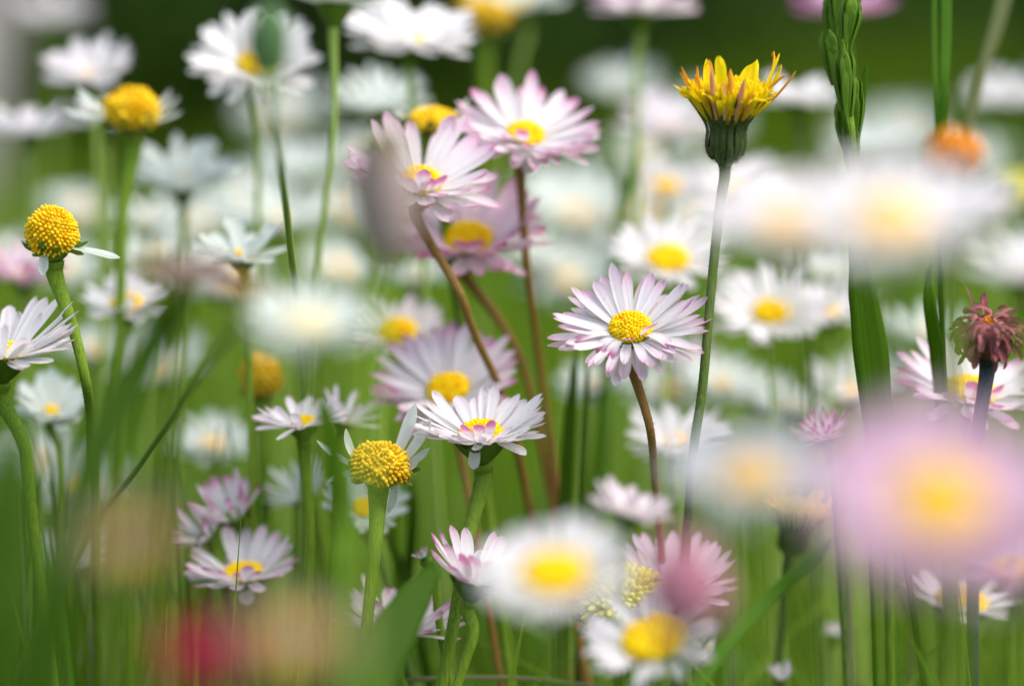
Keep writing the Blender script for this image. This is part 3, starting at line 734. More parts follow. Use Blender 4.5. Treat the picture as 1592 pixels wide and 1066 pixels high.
daisy(1325, 610, 150, 26, 'white blur behind the foot of the wide upright leaf', tilt=18, pink=0.0, dr=0.2, dm='disc_peach', layers=((20, 10, 1.0), (16, 34, .95)), stem=((1330, 800), ), seed=36)
daisy(978, 800, 140, -16, 'soft pinkish white daisy tipped sideways above the big white blur', tilt=-4, lean=14, pink=0.35, dr=0.25, layers=((18, 10, 1.0), (16, 36, .95)), stem=((965, 900), (960, 1066)), seed=37, wide=.3)
daisy(198, 474, 146, 14, 'soft white daisy with a flat orange disc below the seed head with one long petal', tilt=16, pink=0.06, dr=0.32, layers=((20, 6, 1.0), (18, 24, .95)), stem=((190, 560), (185, 800)), seed=38)
daisy(375, 400, 150, 9, 'white daisy with wide-spaced raised petals above the brownish smear', tilt=12, lean=-6, pink=0.08, pm='petal_cream', dr=0.22, layers=((11, 14, 1.0), (10, 34, 1.0)), stem=((385, 480), (390, 700)), seed=39, wide=.27)
daisy(432, 345, 170, 30, 'pale greenish white blur below the fork of thin stems', tilt=12, pink=0.05, pm='petal_cream', dr=0.2, layers=((20, 10, 1.0), (16, 30, .95)), dm='disc_peach', stem=((435, 480), ), seed=40)
daisy(38, 430, 150, 20, 'lilac-pink daisy blur under the golden seed head', tilt=6, pink=0.7, pm='petal_rose', dr=0.2, layers=((20, 14, 1.0), (18, 34, .95)), stem=((40, 560), ), seed=41)
daisy(284, 288, 186, 19, 'wide white daisy with a small yellow disc midway up behind the golden round head', tilt=14, pink=0.05, pm='petal_cream', dr=0.17, layers=((24, 16, 1.0), (22, 34, .95)), stem=((285, 380), (280, 560)), seed=42)
daisy(232, 345, 130, 30, 'white blur beneath the wide daisy with the small yellow disc', tilt=12, pink=0.05, pm='petal_cream', dr=0.2, layers=((18, 10, 1.0), (16, 30, .95)), stem=((230, 500), ), seed=43)
daisy(140, 118, 154, 22, 'white daisy with upright petals near the pale stone', tilt=16, lean=-8, pink=0.1, dr=0.18, layers=((22, 12, 1.0), (20, 32, .97)), stem=((150, 220), (155, 420)), seed=44, dm='disc_peach')
daisy(46, 205, 150, 24, 'flat white daisy cut by the edge of the view under the pale stone', tilt=4, pink=0.08, dr=0.2, layers=((22, 8, 1.0), (20, 30, .95)), stem=((45, 330), ), seed=45)
daisy(85, 25, 130, 52, 'very blurred white daisy high up against the pale stone', tilt=4, pink=0.1, dr=0.2, layers=((22, 8, 1.0), (20, 30, .95)), stem=((80, 250), ), seed=46)
daisy(395, 100, 205, 17, 'large white daisy mostly behind the plump blue-green bud', tilt=32, lean=4, pink=0.03, dr=0.22, layers=((26, 4, 1.0), (22, 22, .97)), stem=((400, 220), (402, 420)), seed=47)
daisy(520, 5, 160, 11, 'white daisy at the very top seen from below its green cup', tilt=-8, lean=2, pink=0.04, pm='petal_cream', dr=0.26, layers=((24, 14, 1.0), (20, 30, .95)), stem=((516, 70), (519, 200), (495, 400), (485, 560)), sr=.00045, stemm='stem_pale', seed=48, ch=1.3)
daisy(640, 62, 220, 17, 'broad white daisy with a tiny yellow disc at the top', tilt=14, lean=6, pink=0.03, dr=0.14, layers=((28, 6, 1.0), (24, 22, .97)), stem=((640, 150), (650, 300)), seed=49)
daisy(810, 10, 170, 32, 'greenish white blur at the top beside the brown-orange blur', tilt=8, lean=-10, pink=0.03, pm='petal_cream', dr=0.2, layers=((22, 10, 1.0), (18, 30, .95)), stem=((800, 150), ), seed=50)
daisy(995, 15, 185, 22, 'pale lilac daisy at the top, second in from the purple one', tilt=6, lean=0, pink=0.45, dr=0.22, dm='disc_peach', layers=((24, 12, 1.0), (22, 30, .95)), stem=((990, 120), (992, 300)), seed=51)
daisy(1312, 18, 182, 27, 'purple-pink daisy at the top behind the bromegrass ear', tilt=6, pink=0.9, pm='petal_mauve', dr=0.2, layers=((24, 14, 1.0), (22, 34, .95)), stem=((1315, 160), ), seed=52)
daisy(1242, 160, 150, 23, 'flat white daisy between the hawkbit and the bromegrass ear', tilt=0, lean=-2, pink=0.02, dr=0.2, layers=((24, 8, 1.0), (22, 30, .97)), stem=((1245, 260), (1250, 400)), stemm='stem_dull', seed=53)
daisy(1565, 155, 140, 42, 'blurred bluish white daisy at the far edge beyond the slanting brown-green stalk', tilt=8, pink=0.02, dr=0.2, layers=((22, 8, 1.0), (20, 30, .95)), stem=((1560, 300), ), seed=54)
daisy(968, 140, 140, 48, 'faint white blur higher up between the pale pink daisy and the hawkbit', tilt=8, pink=0.02, dr=0.2, pm='petal_cream', layers=((22, 8, 1.0), (20, 30, .95)), stem=((965, 300), ), seed=55)
daisy(1035, 200, 160, 32, 'lilac-white blurred daisy touching the hawkbit cup', tilt=12, pink=0.3, dr=0.2, dm='disc_peach', layers=((22, 8, 1.0), (20, 30, .95)), stem=((1030, 330), ), seed=56)
daisy(1035, 292, 130, 28, 'small blurred daisy with an orange disc halfway up the hawkbit stem', tilt=24, pink=0.2, dr=0.3, layers=((20, 6, 1.0), (16, 22, .95)), stem=((1035, 420), ), seed=57)
daisy(1140, 305, 180, 36, 'white blur crossing behind the hawkbit stem', tilt=18, pink=0.05, dr=0.22, layers=((22, 8, 1.0), (20, 26, .95)), stem=((1140, 460), ), seed=58)
daisy(890, 335, 210, 44, 'pale green-white blur beside the deep rose daisy', tilt=14, pink=0.02, pm='petal_cream', dr=0.2, dm='disc_peach', layers=((22, 8, 1.0), (20, 30, .95)), stem=((890, 500), ), seed=59)
daisy(915, 415, 170, 46, 'faint whitish blur above the petals of the sharp pink-tipped daisy', tilt=14, pink=0.02, pm='petal_cream', dr=0.2, dm='disc_peach', layers=((22, 8, 1.0), (20, 30, .95)), stem=((920, 600), ), seed=60)
daisy(590, 165, 170, 24, 'pale greenish daisy behind the golden disc with the brown bud', tilt=12, pink=0.02, pm='petal_cream', dr=0.2, layers=((22, 10, 1.0), (18, 30, .95)), stem=((590, 300), ), seed=61, no_disc=True)
daisy(1350, 235, 150, 50, 'dim bluish white blur behind the lower part of the bromegrass ear', tilt=12, pink=0.02, pm='petal_cream', dr=0.2, layers=((22, 10, 1.0), (18, 30, .95)), stem=((1350, 420), ), seed=62, no_disc=True)
daisy(460, 265, 140, 38, 'dull whitish blur behind the stem of the blue-green bud', tilt=12, pink=0.02, pm='petal_cream', dr=0.2, layers=((22, 10, 1.0), (18, 30, .95)), stem=((460, 420), ), seed=63, no_disc=True)
daisy(115, 875, 130, 20, 'faint white daisy low down behind the brown-orange smear', tilt=6, lean=-14, pink=0.05, pm='petal_cream', dr=0.2, layers=((14, 24, 1.0), (12, 48, .95)), stem=((110, 960), (95, 1066)), seed=64, no_disc=True)
daisy(1095, 1010, 60, 10, 'small white petals showing low beside the slanting light green blade', tilt=14, pink=0.05, pm='petal_cream', dr=0.25, layers=((14, 14, 1.0), (12, 36, .95)), stem=((1100, 1066), ), seed=65)
daisy(1215, 1055, 52, 9, 'tiny white daisy at the bottom below the dark-cupped yellow flower', tilt=4, pink=0.3, pm='petal', dr=0.25, layers=((12, 40, 1.0), (10, 62, .95)), stem=((1215, 1120), ), seed=66, no_disc=True)
daisy(1298, 985, 40, 16, 'speck of a pinkish white daisy deep in the grass under the giant pink blur', tilt=4, pink=0.5, pm='petal', dr=0.25, layers=((12, 30, 1.0), (10, 55, .95)), stem=((1298, 1060), ), seed=67, no_disc=True)
daisy(1590, 425, 190, -34, 'thick white blur cut by the edge of the view above the withered purple head', tilt=10, pink=0.03, dr=0.24, layers=((24, 8, 1.0), (20, 26, .97)), stem=((1600, 600), (1610, 900)), seed=68)

# the crowd of far daisies, nothing but pale blurs
rf = random.Random(99)
far = [(560, 250, 55), (860, 300, 60), (1010, 250, 60), (1090, 200, 62), (1400, 215, 66), (1520, 260, 55), (1080, 350, 55),
       (880, 440, 40), (390, 300, 50), (120, 330, 50), (1440, 520, 30), (1400, 590, 30), (1120, 600, 26), (1040, 610, 30), (930, 600, 26), (530, 420, 46), (440, 180, 66), (20, 400, 40),
       (1180, 620, 26), (1230, 640, 24), (240, 400, 38), (100, 420, 36), (1000, 330, 45), (830, 400, 40), (310, 350, 46), (540, 330, 50), (930, 350, 52), (480, 330, 60), (350, 440, 42), (150, 545, 30), (250, 570, 36), (330, 690, 24), (130, 760, 26), (60, 720, 34), (650, 430, 32), (1290, 420, 40)]
for i, (x, y, b) in enumerate(far):
    daisy(x, y, rf.uniform(120, 165), b, 'FAR%d' % i, tilt=rf.uniform(8, 26), lean=rf.uniform(-10, 10), pink=rf.choice((0, 0, .1, .5)), pm='petal_cream', dr=rf.uniform(.2, .27), dm='disc_peach',
          layers=((16, 8, 1.0), (14, 26, .97)), stem=(), sr=.0004, seed=200 + i, wide=.3, group='far daisies blurred together')['label'] = 'far daisy reduced to a featureless pale blur deep in the meadow'

# in front of the focus
daisy(862, 893, 250, -42, 'big round out of focus white daisy with a strong yellow disc low in the middle', tilt=30, lean=-3, pink=0.04, dr=0.37, dh=.35, layers=((26, 2, 1.0), (24, 14, .97)), stem=((868, 1066), ), seed=70)
daisy(1015, 996, 218, -18, 'blurred white daisy at the bottom with an oval yellow disc tipped to one side', tilt=28, lean=-14, pink=0.14, dr=0.40, dh=.35, layers=((18, 2, 1.0), (16, 14, .97)), stem=((1020, 1120), ), seed=71)
daisy(1165, 745, 270, -62, 'large dim white blur with a peach disc low behind the giant pink one', tilt=22, lean=3, pink=0.04, dr=0.33, dm='disc_peach', layers=((26, 4, 1.0), (24, 18, .97)), stem=((1170, 1000), ), seed=72)
daisy(1460, 785, 425, -100, 'giant pink out of focus daisy with a soft orange-yellow disc, nearest to the viewer', tilt=34, lean=2, pink=0.25, pm='petal_mauve', dm='disc_gold', dr=0.31, wide=.28, dh=.5, layers=((26, 2, 1.0), (24, 14, .97)), stem=((1470, 1100), ), seed=73)
daisy(1225, 350, 300, -60, 'long white blur with a peach disc crossing the hawkbit stem', tilt=18, lean=0, pink=0.12, dr=0.27, dm='disc_peach', layers=((26, 4, 1.0), (24, 18, .97)), stem=((1235, 600), (1240, 900, -40)), seed=74)
daisy(1385, 348, 340, -70, 'widest white blur with a yellow disc over the bromegrass stalk', tilt=24, lean=0, pink=0.10, dr=0.30, dm='disc_peach', layers=((26, 4, 1.0), (24, 18, .97)), stem=((1395, 640, -60), (1400, 1000, -50)), seed=75)
daisy(1485, 330, 210, -42, 'white blur under the orange blurred head', tilt=8, lean=0, pink=0.25, dr=0.25, layers=((22, 8, 1.0), (20, 26, .97)), stem=((1490, 600), ), seed=76, no_disc=True)
daisy(480, 505, 215, -42, 'cream-centred white blur in the middle above the small ochre cone', tilt=24, lean=0, pink=0.04, pm='petal_cream', dr=0.32, dm='disc_cream', dh=.3, layers=((26, 4, 1.0), (24, 20, .97)), stem=((485, 700, -40), (470, 1000, -30)), seed=77)
daisy(285, 432, 170, -42, 'rose-brown blurred fading daisy over the soft white ones', tilt=4, lean=0, pink=0.8, pm='petal_brown', dr=0.3, dm='disc_ochre', layers=((20, 6, 1.0), (18, 24, .97)), stem=((270, 640, -40), (240, 900, -30)), seed=78, no_disc=True, name='fading_daisy')
daisy(375, 448, 110, -40, 'dull brown blurred fading daisy topping the curved pale stem', tilt=0, lean=0, pink=1.0, pm='petal_brown', dr=0.3, dm='disc_ochre', layers=((20, -6, 1.0), (18, 14, .97)), stem=((346, 535, -24), (285, 622, -10), (215, 725, 0), (120, 860, 8)), stemm='stem_pale', sr=.00045, seed=79, name='fading_daisy')
daisy(205, 850, 200, -115, 'huge brownish pink smear with an orange middle low down on the grassy side', tilt=16, lean=-10, pink=0.6, pm='petal_brown', dr=0.36, dm='disc_ochre', layers=((20, 8, 1.0), (18, 30, .97)), stem=((215, 1000), ), seed=80, name='fading_daisy')
daisy(326, 1040, 210, -88, 'deep crimson blurred daisy at the bottom edge', tilt=10, lean=0, pink=1.0, pm='petal_crimson', dr=0.25, layers=((22, 10, 1.0), (20, 36, .97)), stem=((340, 1200), ), seed=81, no_disc=True)
daisy(455, 1000, 215, -115, 'beige and pink blurred fading daisy beside the crimson one', tilt=14, lean=4, pink=0.5, pm='petal_beige', dr=0.34, dm='disc_ochre', layers=((22, 4, 1.0), (20, 22, .97)), stem=((450, 1200), ), seed=82, name='fading_daisy')
bud(1064, 905, 160, 175, -72, 'mauve-pink upright blurred bud in front of the pinkish daisy', mat='bud_mauve', tipm='bud_mauve', tipf=.6, stem=((1050, 1066), ), stemm='stem_dull')
daisy(1578, 895, 175, -26, 'red-pink blurred daisy cut by the edge of the view near the orange-disced white one', tilt=8, lean=-6, pink=1.0, pm='petal_rose', dr=0.36, layers=((22, 6, 1.0), (20, 28, .97)), stem=((1580, 1066), ), seed=84, no_disc=False)
bud(602, 300, 112, 240, -50, 'tall brown and mauve out of focus closed bud crossing the cluster of pink daisies', mat='bud_brown', tipm='bud_olive', tipf=.3, stem=((590, 460, -50), (572, 640, -62), (560, 1000, -75)), stemm='stem', sr=.0006)
bud(417, 62, 84, 140, -38, 'blue-green plump upright bud in front of the large white daisy at the top', mat='bud_green', stem=((420, 150), (438, 270, -10), (452, 390, 0), (470, 560, 10)), stemm='stem_pale', sr=.0005)

# heads past bloom
spent(80, 362, 76, 0, 'golden beehive-shaped seed head with one long white petal left, on a curved green stem', h=1.05, tilt=4, lean=-4, stem=((98, 440), (116, 520), (134, 600), (141, 660, 3), (146, 780, 5)), sr=.00068, nfl=380, full=.85, fl=2.0,
      petals=((-12, -6, 82, 24, -.25, 0, 0.0), (250, -62, 38, 18, -.4, 0, 0.0), (165, 20, 28, 12, .2, 0, 0)), hairs=450, calm='calyx')
spent(590, 722, 84, 0, 'withered yellow head with curled white and purple-tipped petals still clinging', h=.72, tilt=24, lean=4, stem=((585, 770), (584, 830), (574, 930)), sr=.0008, nfl=270, full=.55, fl=1.9, bald=.10,
      petals=((50, 55, 98, 24, .1, 0, .25), (25, 48, 92, 26, .2, .3, .9), (10, 30, 60, 20, .3, 0, .5), (-5, 20, 45, 14, .8, .3, 1.0), (-42, -78, 66, 20, -.5, 0, .9), (160, 42, 66, 20, .7, 0, .1), (190, -4, 54, 16, -.6, 0, .1), (175, 20, 80, 16, .3, .4, .3)),
      hairs=450, dm='disc_withered', calm='calyx_olive', sepal=.9)
spent(205, 172, 80, 13, 'soft golden round head with a few pale petals beside it, above the wide white daisy', h=.9, stem=((192, 245), (190, 330), (188, 420)), nfl=120,
      petals=((10, 30, 60, 16, .3, 0, 0), (30, 40, 60, 16, .3, 0, 0), (-8, 10, 55, 16, .3, 0, 0), (150, 20, 80, 18, .2, 0, 0), (170, 35, 80, 18, .2, 0, 0), (190, 10, 80, 18, .2, 0, 0)), dm='disc_gold')
daisy(165, 190, 130, 24, 'white petals spreading just behind the soft golden round head', tilt=8, pink=0.02, dr=0.2, layers=((20, 8, 1.0), (16, 30, .95)), stem=((165, 330), ), seed=90, no_disc=True)
spent(672, 190, 76, 11, 'flattish golden head between the pale pink daisy and the brown bud', h=.6, full=.3, stem=((680, 260), (700, 400)), nfl=130, fl=1.2, dm='disc_gold',
      petals=((20, 40, 50, 18, .3, 0, .2), (170, 20, 40, 18, .3, 0, .2)))
spent(405, 585, 62, 14, 'small ochre cone-shaped head in the grass under the cream-centred blur', h=1.35, full=.8, stem=((408, 660), (410, 860)), nfl=110, dm='disc_ochre', nb=7)
spent(1482, 240, 88, -26, 'orange-brown blurred head resting over the end of the long white blur', h=.9, stem=((1480, 420), (1478, 700)), nfl=70, dm='disc_rust', nb=6)
spent(752, 22, 90, 30, 'brown-orange blurred head at the top between white daisies', h=.6, stem=((755, 160), ), nfl=70, dm='disc_ochre', nb=6)
daisy(1585, 300, 120, 44, 'yellow-green blurred flower at the far edge behind the orange head', tilt=10, pink=0.0, pm='petal_cream', dr=0.6, dm='disc_pale', layers=((20, 8, 1.0), (16, 30, .95)), stem=((1585, 480), ), seed=91, cat='flower')

# ---------------------------------------------------------------- withered purple head
def withered():
    rng = random.Random(44); b = -2; k = PX(dep(b))
    pos = P(1536, 520, b); H = head_matrix(pos, 12, 0); axis = (H.to_3x3() @ Vector((0, 0, 1))).normalized()
    top = pos - axis * 38 * k
    sp = ground_run(pos, [(1525, 575), (1519, 690), (1512, 860, 2)], b, rng, top)
    t = thing('withered_flower', 'withered purple-brown flower head of curled-down petals on a dark stem', 'withered flower', Vector((sp[-1].x, sp[-1].y, 0)))
    make_stem(t, top, axis, sp, 0.0009, 'stem_dark', rng, hairs=60, flare=1.4)
    V, F = disc_geo(10 * k, 12 * k, 30, rng, fl=1.2, full=.3); link('disc', mesh_from('disc', V, F, M['disc_rust']), t, H @ Matrix.Translation((0, -6 * k, 20 * k)))
    V, F = lathe([(0.0008, -40 * k), (14 * k, -34 * k), (33 * k, -12 * k), (33 * k, 8 * k), (20 * k, 22 * k), (5 * k, 26 * k)], 16, .2); link('calyx', mesh_from('calyx', V, F, M['withered']), t, H)
    for i in range(96):
        s = 1 - 1.8 * (i + .5) / 98; th = i * 2.39996 + rng.uniform(-.2, .2); c = math.sqrt(1 - s * s)
        n_ = Vector((c * math.cos(th), c * math.sin(th), s))
        base = Vector((n_.x * 34, n_.y * 34, n_.z * 27 + 4)) * k
        d_ = (n_ * 1.0 + Vector((n_.x, n_.y, .25)) * .5 + Vector((rng.gauss(0, .35), rng.gauss(0, .35), rng.gauss(0, .3)))).normalized()
        q_ = d_.to_track_quat('Y', 'Z').to_matrix().to_4x4()
        V, F, UV = petal_geo(rng.uniform(28, 44) * k, rng.uniform(8, 12) * k, rng, bend=rng.uniform(-2.8, -.8), curl=rng.uniform(-2.6, 1.8), chan=rng.uniform(-.8, .9), twist=rng.gauss(0, 1.0), point=.4, nl=14)
        link('petal', mesh_from('petal', V, F, M['withered'], UV), t, H @ Matrix.Translation(base) @ q_)
    for az, el, L in ((122, 58, 78), (20, 36, 62)):
        V, F, UV = petal_geo(L * k, 5 * k, rng, bend=rng.uniform(-.4, .4), curl=-.8, chan=.7, point=.8)
        link('petal', mesh_from('petal', V, F, M['withered'], UV), t, H @ Matrix.Rotation(R(az - 90), 4, 'Z') @ Matrix.Translation((0, 18 * k, 12 * k)) @ Matrix.Rotation(R(el), 4, 'X'))
withered()

# ---------------------------------------------------------------- yellow hawkbit
def hawkbit(cx, cy, b, s, lean, tilt, stem, label, sr, seed, hero=True, closed=False):
    """cx, cy: neck of the head (top of the stem); s: photo pixels -> head size"""
    rng = random.Random(seed); k = PX(dep(b)) * s
    pos = P(cx, cy, b); H = head_matrix(pos, tilt, lean); axis = (H.to_3x3() @ Vector((0, 0, 1))).normalized()
    sp = ground_run(pos, list(stem), b, rng, pos)
    t = thing('hawkbit', label, 'hawkbit', Vector((sp[-1].x, sp[-1].y, 0)), 'yellow hawkbits')
    make_stem(t, pos, axis, sp, sr, 'stem_dull', rng, hairs=500 if hero else 0, flare=1.25)
    prof = [(9, -4), (11, 2), (16, 8), (23, 17), (27, 30), (26.5, 44), (25.5, 54), (28, 64), (36, 76), (45, 88), (30, 90)]
    V, F = lathe([(r * k, z * k) for r, z in prof], 32, .05)
    inv = link('involucre', mesh_from('involucre', V, F, M['involucre']), t, H)
    def pr(z):
        for (r0, z0), (r1, z1) in zip(prof, prof[1:]):
            if z0 <= z <= z1: return r0 + (r1 - r0) * (z - z0) / (z1 - z0)
        return 46 + (z - 90) * .7
    def strip(az, z0, z1, wd, off, bulge=0, tipw=.1, seg=14):
        V, F, UV = [], [], []
        for j in range(seg + 1):
            t_ = j / seg; z = z0 + (z1 - z0) * t_
            r = pr(z) + off + bulge * math.sin(math.pi * t_)
            w_ = wd / 2 * (0.8 + .2 * math.sin(math.pi * t_)) * (1 if t_ < .55 else max(tipw, 1 - ((t_ - .55) / .45) ** 1.5))
            for u in (-1, 0, 1):
                th = R(az) + u * w_ / max(8, r)
                r2 = r + (1.6 if u == 0 else 0)
                V.append(Vector((r2 * math.cos(th), r2 * math.sin(th), z)) * k); UV.append(((u + 1) / 2, t_))
        for j in range(seg):
            for i in range(2):
                a = j * 3 + i; F.append((a, a + 1, a + 4, a + 3))
        return V, F, UV
    nb = 18
    for i in range(nb):
        az = 360 * i / nb + rng.uniform(-3, 3)
        V, F, UV = strip(az, 16 + rng.uniform(-6, 4), 114 + rng.uniform(-12, 10), 9, 4.5)
        link('bract', mesh_from('bract', V, F, M['bract_dark'], UV), t, H)
    for i in range(14):                                            # short outer bracts near the neck
        az = 360 * i / 14 + rng.uniform(-8, 8)
        V, F, UV = strip(az, 6 + rng.uniform(-4, 10), 40 + rng.uniform(-10, 16), 10, 2.6)
        link('bract', mesh_from('bract', V, F, M['involucre'], UV), t, H)
    V, F = [], []
    for i in range(3400 if hero else 300):
        az = rng.uniform(0, 2 * math.pi); z = rng.uniform(4, 112); r = pr(z) + 2.0
        p = Vector((r * math.cos(az), r * math.sin(az), z)) * k; n_ = Vector((math.cos(az), math.sin(az), rng.uniform(-.3, .5))).normalized()
        L = rng.uniform(4, 12) * k; e = p + n_ * L; sd_ = Vector((-math.sin(az), math.cos(az), rng.uniform(-.5, .5))) * 0.38 * k
        q = len(V); V += [p - sd_, p + sd_, e]; F.append((q, q + 1, q + 2))
    o = link('hair', mesh_from('hair', V, F, M['hair']), inv, H)
    # outer ligules hugging the cup
    n = 38
    for i in range(n):
        az = 360 * i / n + rng.uniform(-3, 3)
        L = rng.uniform(54, 66) * k; V, F, UV = petal_geo(L, rng.uniform(13, 17) * k, rng, bend=rng.uniform(-.15, .25), chan=.3, notch=1, curl=rng.uniform(-.8, .3))
        m = H @ Matrix.Rotation(R(az - 90), 4, 'Z') @ Matrix.Translation((0, 30 * k, 68 * k)) @ Matrix.Rotation(R(rng.uniform(48, 57)), 4, 'X')
        link('ligule', mesh_from('ligule', V, F, M['ligule' if rng.random() < .92 else 'ligule_orange'], UV), t, m)
    tall = [(255, 92, 0, 'ligule', 20, 100), (180, 70, -.1, 'ligule_orange', 14, 78), (172, 76, .2, 'ligule_orange', 12, 70), (196, 56, .3, 'ligule_orange', 12, 74), (210, 84, 0, 'ligule_orange', 13, 66),
            (335, 78, .3, 'ligule', 13, 88), (342, 66, -.2, 'ligule_orange', 12, 84), (5, 60, .5, 'ligule_orange', 12, 104), (-8, 66, .3, 'ligule', 13, 104), (20, 56, .2, 'ligule', 13, 92), (-2, 46, .3, 'ligule_orange', 10, 96),
            (60, 90, -.2, 'ligule', 26, 78), (120, 84, .1, 'ligule_orange', 14, 80), (140, 74, .4, 'ligule', 14, 78), (35, 80, 0, 'ligule', 22, 80)]
    for az, el, bd, mt, wd, L in tall:
        V, F, UV = petal_geo(L * k * 1.17, wd * k * .9, rng, bend=bd, chan=.45, curl=rng.uniform(-1.2, .6), notch=1, nl=14)
        m = H @ Matrix.Rotation(R(az - 90), 4, 'Z') @ Matrix.Translation((0, 30 * k, (68 if L > 85 else 74) * k)) @ Matrix.Rotation(R(el - 18 if el > 80 else el - 6), 4, 'X')
        link('ligule', mesh_from('ligule', V, F, M[mt], UV), t, m)
    if hero:
        for az, el, L, mt in ((245, 66, 84, 'ligule_pink'), (262, 70, 62, 'ligule_pink'), (284, 62, 74, 'ligule_pink'), (300, 58, 52, 'ligule_orange'), (272, 76, 82, 'ligule_orange')):
            V, F, UV = petal_geo(L * k, 9 * k, rng, bend=.35, chan=.6, curl=rng.uniform(-.6, .6), nl=14, point=.3)
            m = H @ Matrix.Rotation(R(az - 90), 4, 'Z') @ Matrix.Translation((0, 43 * k, 76 * k)) @ Matrix.Rotation(R(el - 6), 4, 'X')
            link('ligule', mesh_from('ligule', V, F, M[mt], UV), t, m)
    V, F, UV = [], [], []
    for i in range(480):                                            # the crowded middle
        rr = 58 * math.sqrt((i + .5) / 480); az = i * 2.39996
        v, f, uv = petal_geo(rng.uniform(24, 38) * k, rng.uniform(4, 7) * k, rng, bend=rng.uniform(-.8, 1.2), chan=.5, nl=6, nu=3, curl=rng.uniform(-2, 2), twist=rng.gauss(0, .6))
        m = Matrix.Rotation(az, 4, 'Z') @ Matrix.Translation((0, rr * .95 * k, (100 + rng.uniform(-5, 8)) * k)) @ Matrix.Rotation(R(88 - 42 * rr / 58 + rng.gauss(0, 10)), 4, 'X')
        q = len(V); V += [m @ x for x in v]; F += [tuple(a + q for a in g) for g in f]; UV += uv
    o = link('florets', mesh_from('florets', V, F, M['ligule'], UV), t, H); o['kind'] = 'stuff'
    return t
hawkbit(1127, 258, 0, 1.0, 2, 2, ((1119, 320), (1107, 430), (1092, 600), (1079, 690), (1070, 800, 2)), 'sharp yellow hawkbit head on a dark hairy cup and long green stem', .00066, 2)
hawkbit(1228, 866, 11, 0.72, 10, 2, ((1222, 920), (1212, 1000), (1205, 1066)), 'soft dark-cupped hawkbit with pale yellow tips low beside the giant pink blur', .0007, 3, hero=False)

# ---------------------------------------------------------------- bromegrass ear
def brome():
    rng = random.Random(6); b = 1; k = PX(dep(b))
    pts = [P(x, y, b + (4 if y > 320 else 0)) for x, y in ((1300, -60), (1306, 40), (1318, 150), (1325, 230), (1330, 330), (1336, 480), (1352, 640), (1380, 800))]
    g = P(1400, 900, 3); g = Vector((g.x, g.y, 0))
    t = thing('bromegrass', 'tall green bromegrass ear of overlapping pointed spikelets rising past the top', 'grass ear', g)
    path = catmull(pts + [Vector((g.x, g.y, -.002))], 8)
    V, F = tube(path, lambda u: (3.2 + 4.5 * min(1, u * 2.2)) * k, 10); link('stem', mesh_from('stem', V, F, M['stem']), t)
    def spikelet(x0, y0, x1, y1, wd, db=0):
        """from the foot (x0,y0) to the tip (x1,y1)"""
        a, c = P(x0, y0, b + db), P(x1, y1, b + db); ax = (c - a); L = ax.length; ax.normalize()
        side = ax.cross(Vector((0, 1, 0))).normalized(); dpt = side.cross(ax)
        V, F, UV = [], [], []
        fr = Matrix((side, ax, dpt)).transposed().to_4x4()          # local x = side, y = along, z = towards depth
        for j in range(5):
            s = (-1, 1, 0)[j % 3]; t0 = j * .085; LL = L * (.72 - .03 * j)
            v, f, uv = petal_geo(LL, wd * k * rng.uniform(.50, .58), rng, bend=-.25 if s == 0 else 0, chan=-1.0, point=.75, nl=12, nu=7)
            mm = Matrix.Translation(a + ax * (L * t0) - dpt * 0) @ fr @ Matrix.Translation((s * wd * k * .10, 0, 0)) @ Matrix.Rotation(-s * R(5 - j * .3), 4, 'Z') @ Matrix.Rotation((0 if s == 0 else s * R(58)), 4, 'Y') @ Matrix.Translation((0, 0, wd * k * .10))
            q = len(V); V += [mm @ x for x in v]; F += [tuple(i + q for i in g) for g in f]; UV += uv
            mb = Matrix.Translation(a + ax * (L * t0)) @ fr @ Matrix.Rotation(math.pi + s * .9, 4, 'Y')
            q = len(V); V += [mb @ x for x in v]; F += [tuple(i + q for i in g) for g in f]; UV += uv
            e = mm @ v[-4]; q = len(V); V += [e - side * .00005, e + side * .00005, e + ax * 12 * k + side * s * 2 * k]; UV += [(0, 1)] * 3; F.append((q, q + 1, q + 2))
        link('spikelet', mesh_from('spikelet', V, F, M['spikelet'], UV), t)
        pv, pf = tube([P(x0 + (1322 - x0) * .5, y0 + 34, b), P(x0 + (1322 - x0) * .2, y0 + 14, b + db), a + ax * .0008], lambda u: 1.5 * k, 6)
        link('stalklet', mesh_from('stalklet', pv, pf, M['stem']), t)
    for s in ((1303, 140, 1288, 40, 27, 1), (1300, 75, 1294, -20, 26, 2), (1316, 68, 1326, -12, 27, -1), (1302, 38, 1302, -70, 28, 0), (1324, 20, 1330, -80, 26, 1), (1317, 182, 1312, 66, 25, -1), (1329, 214, 1327, 110, 23, 0), (1320, 244, 1309, 150, 22, 1), (1326, 280, 1322, 190, 18, 0), (1310, 104, 1316, 10, 22, 3)): spikelet(*s)
blade_args = []
brome()
blade([(1347, 101, 1, 2), (1345, 120, 1, 11), (1338, 160, 1, 16), (1332, 210, 1, 12), (1330, 300, 1, 9), (1340, 480, 1, 9)], 'small pointed leaf with a red tip hugging the bromegrass ear', 'blade')
blade([(1330, 330, -1, 16), (1334, 400, -1, 32), (1343, 470, -1, 50), (1354, 550, -1, 60), (1364, 640, -1, 54), (1385, 760, -1, 26), (1410, 880, 0, 12)], 'wide sharp upright green leaf beside the soft white daisies', 'blade', fold=.18)
blade([(1452, -60, 7, 7), (1452, 60, 7, 9), (1454, 150, 7, 9), (1457, 230, 8, 9), (1462, 420, 10, 8)], 'thin upright blade at the top, slimmer of a close pair', 'blade_light')
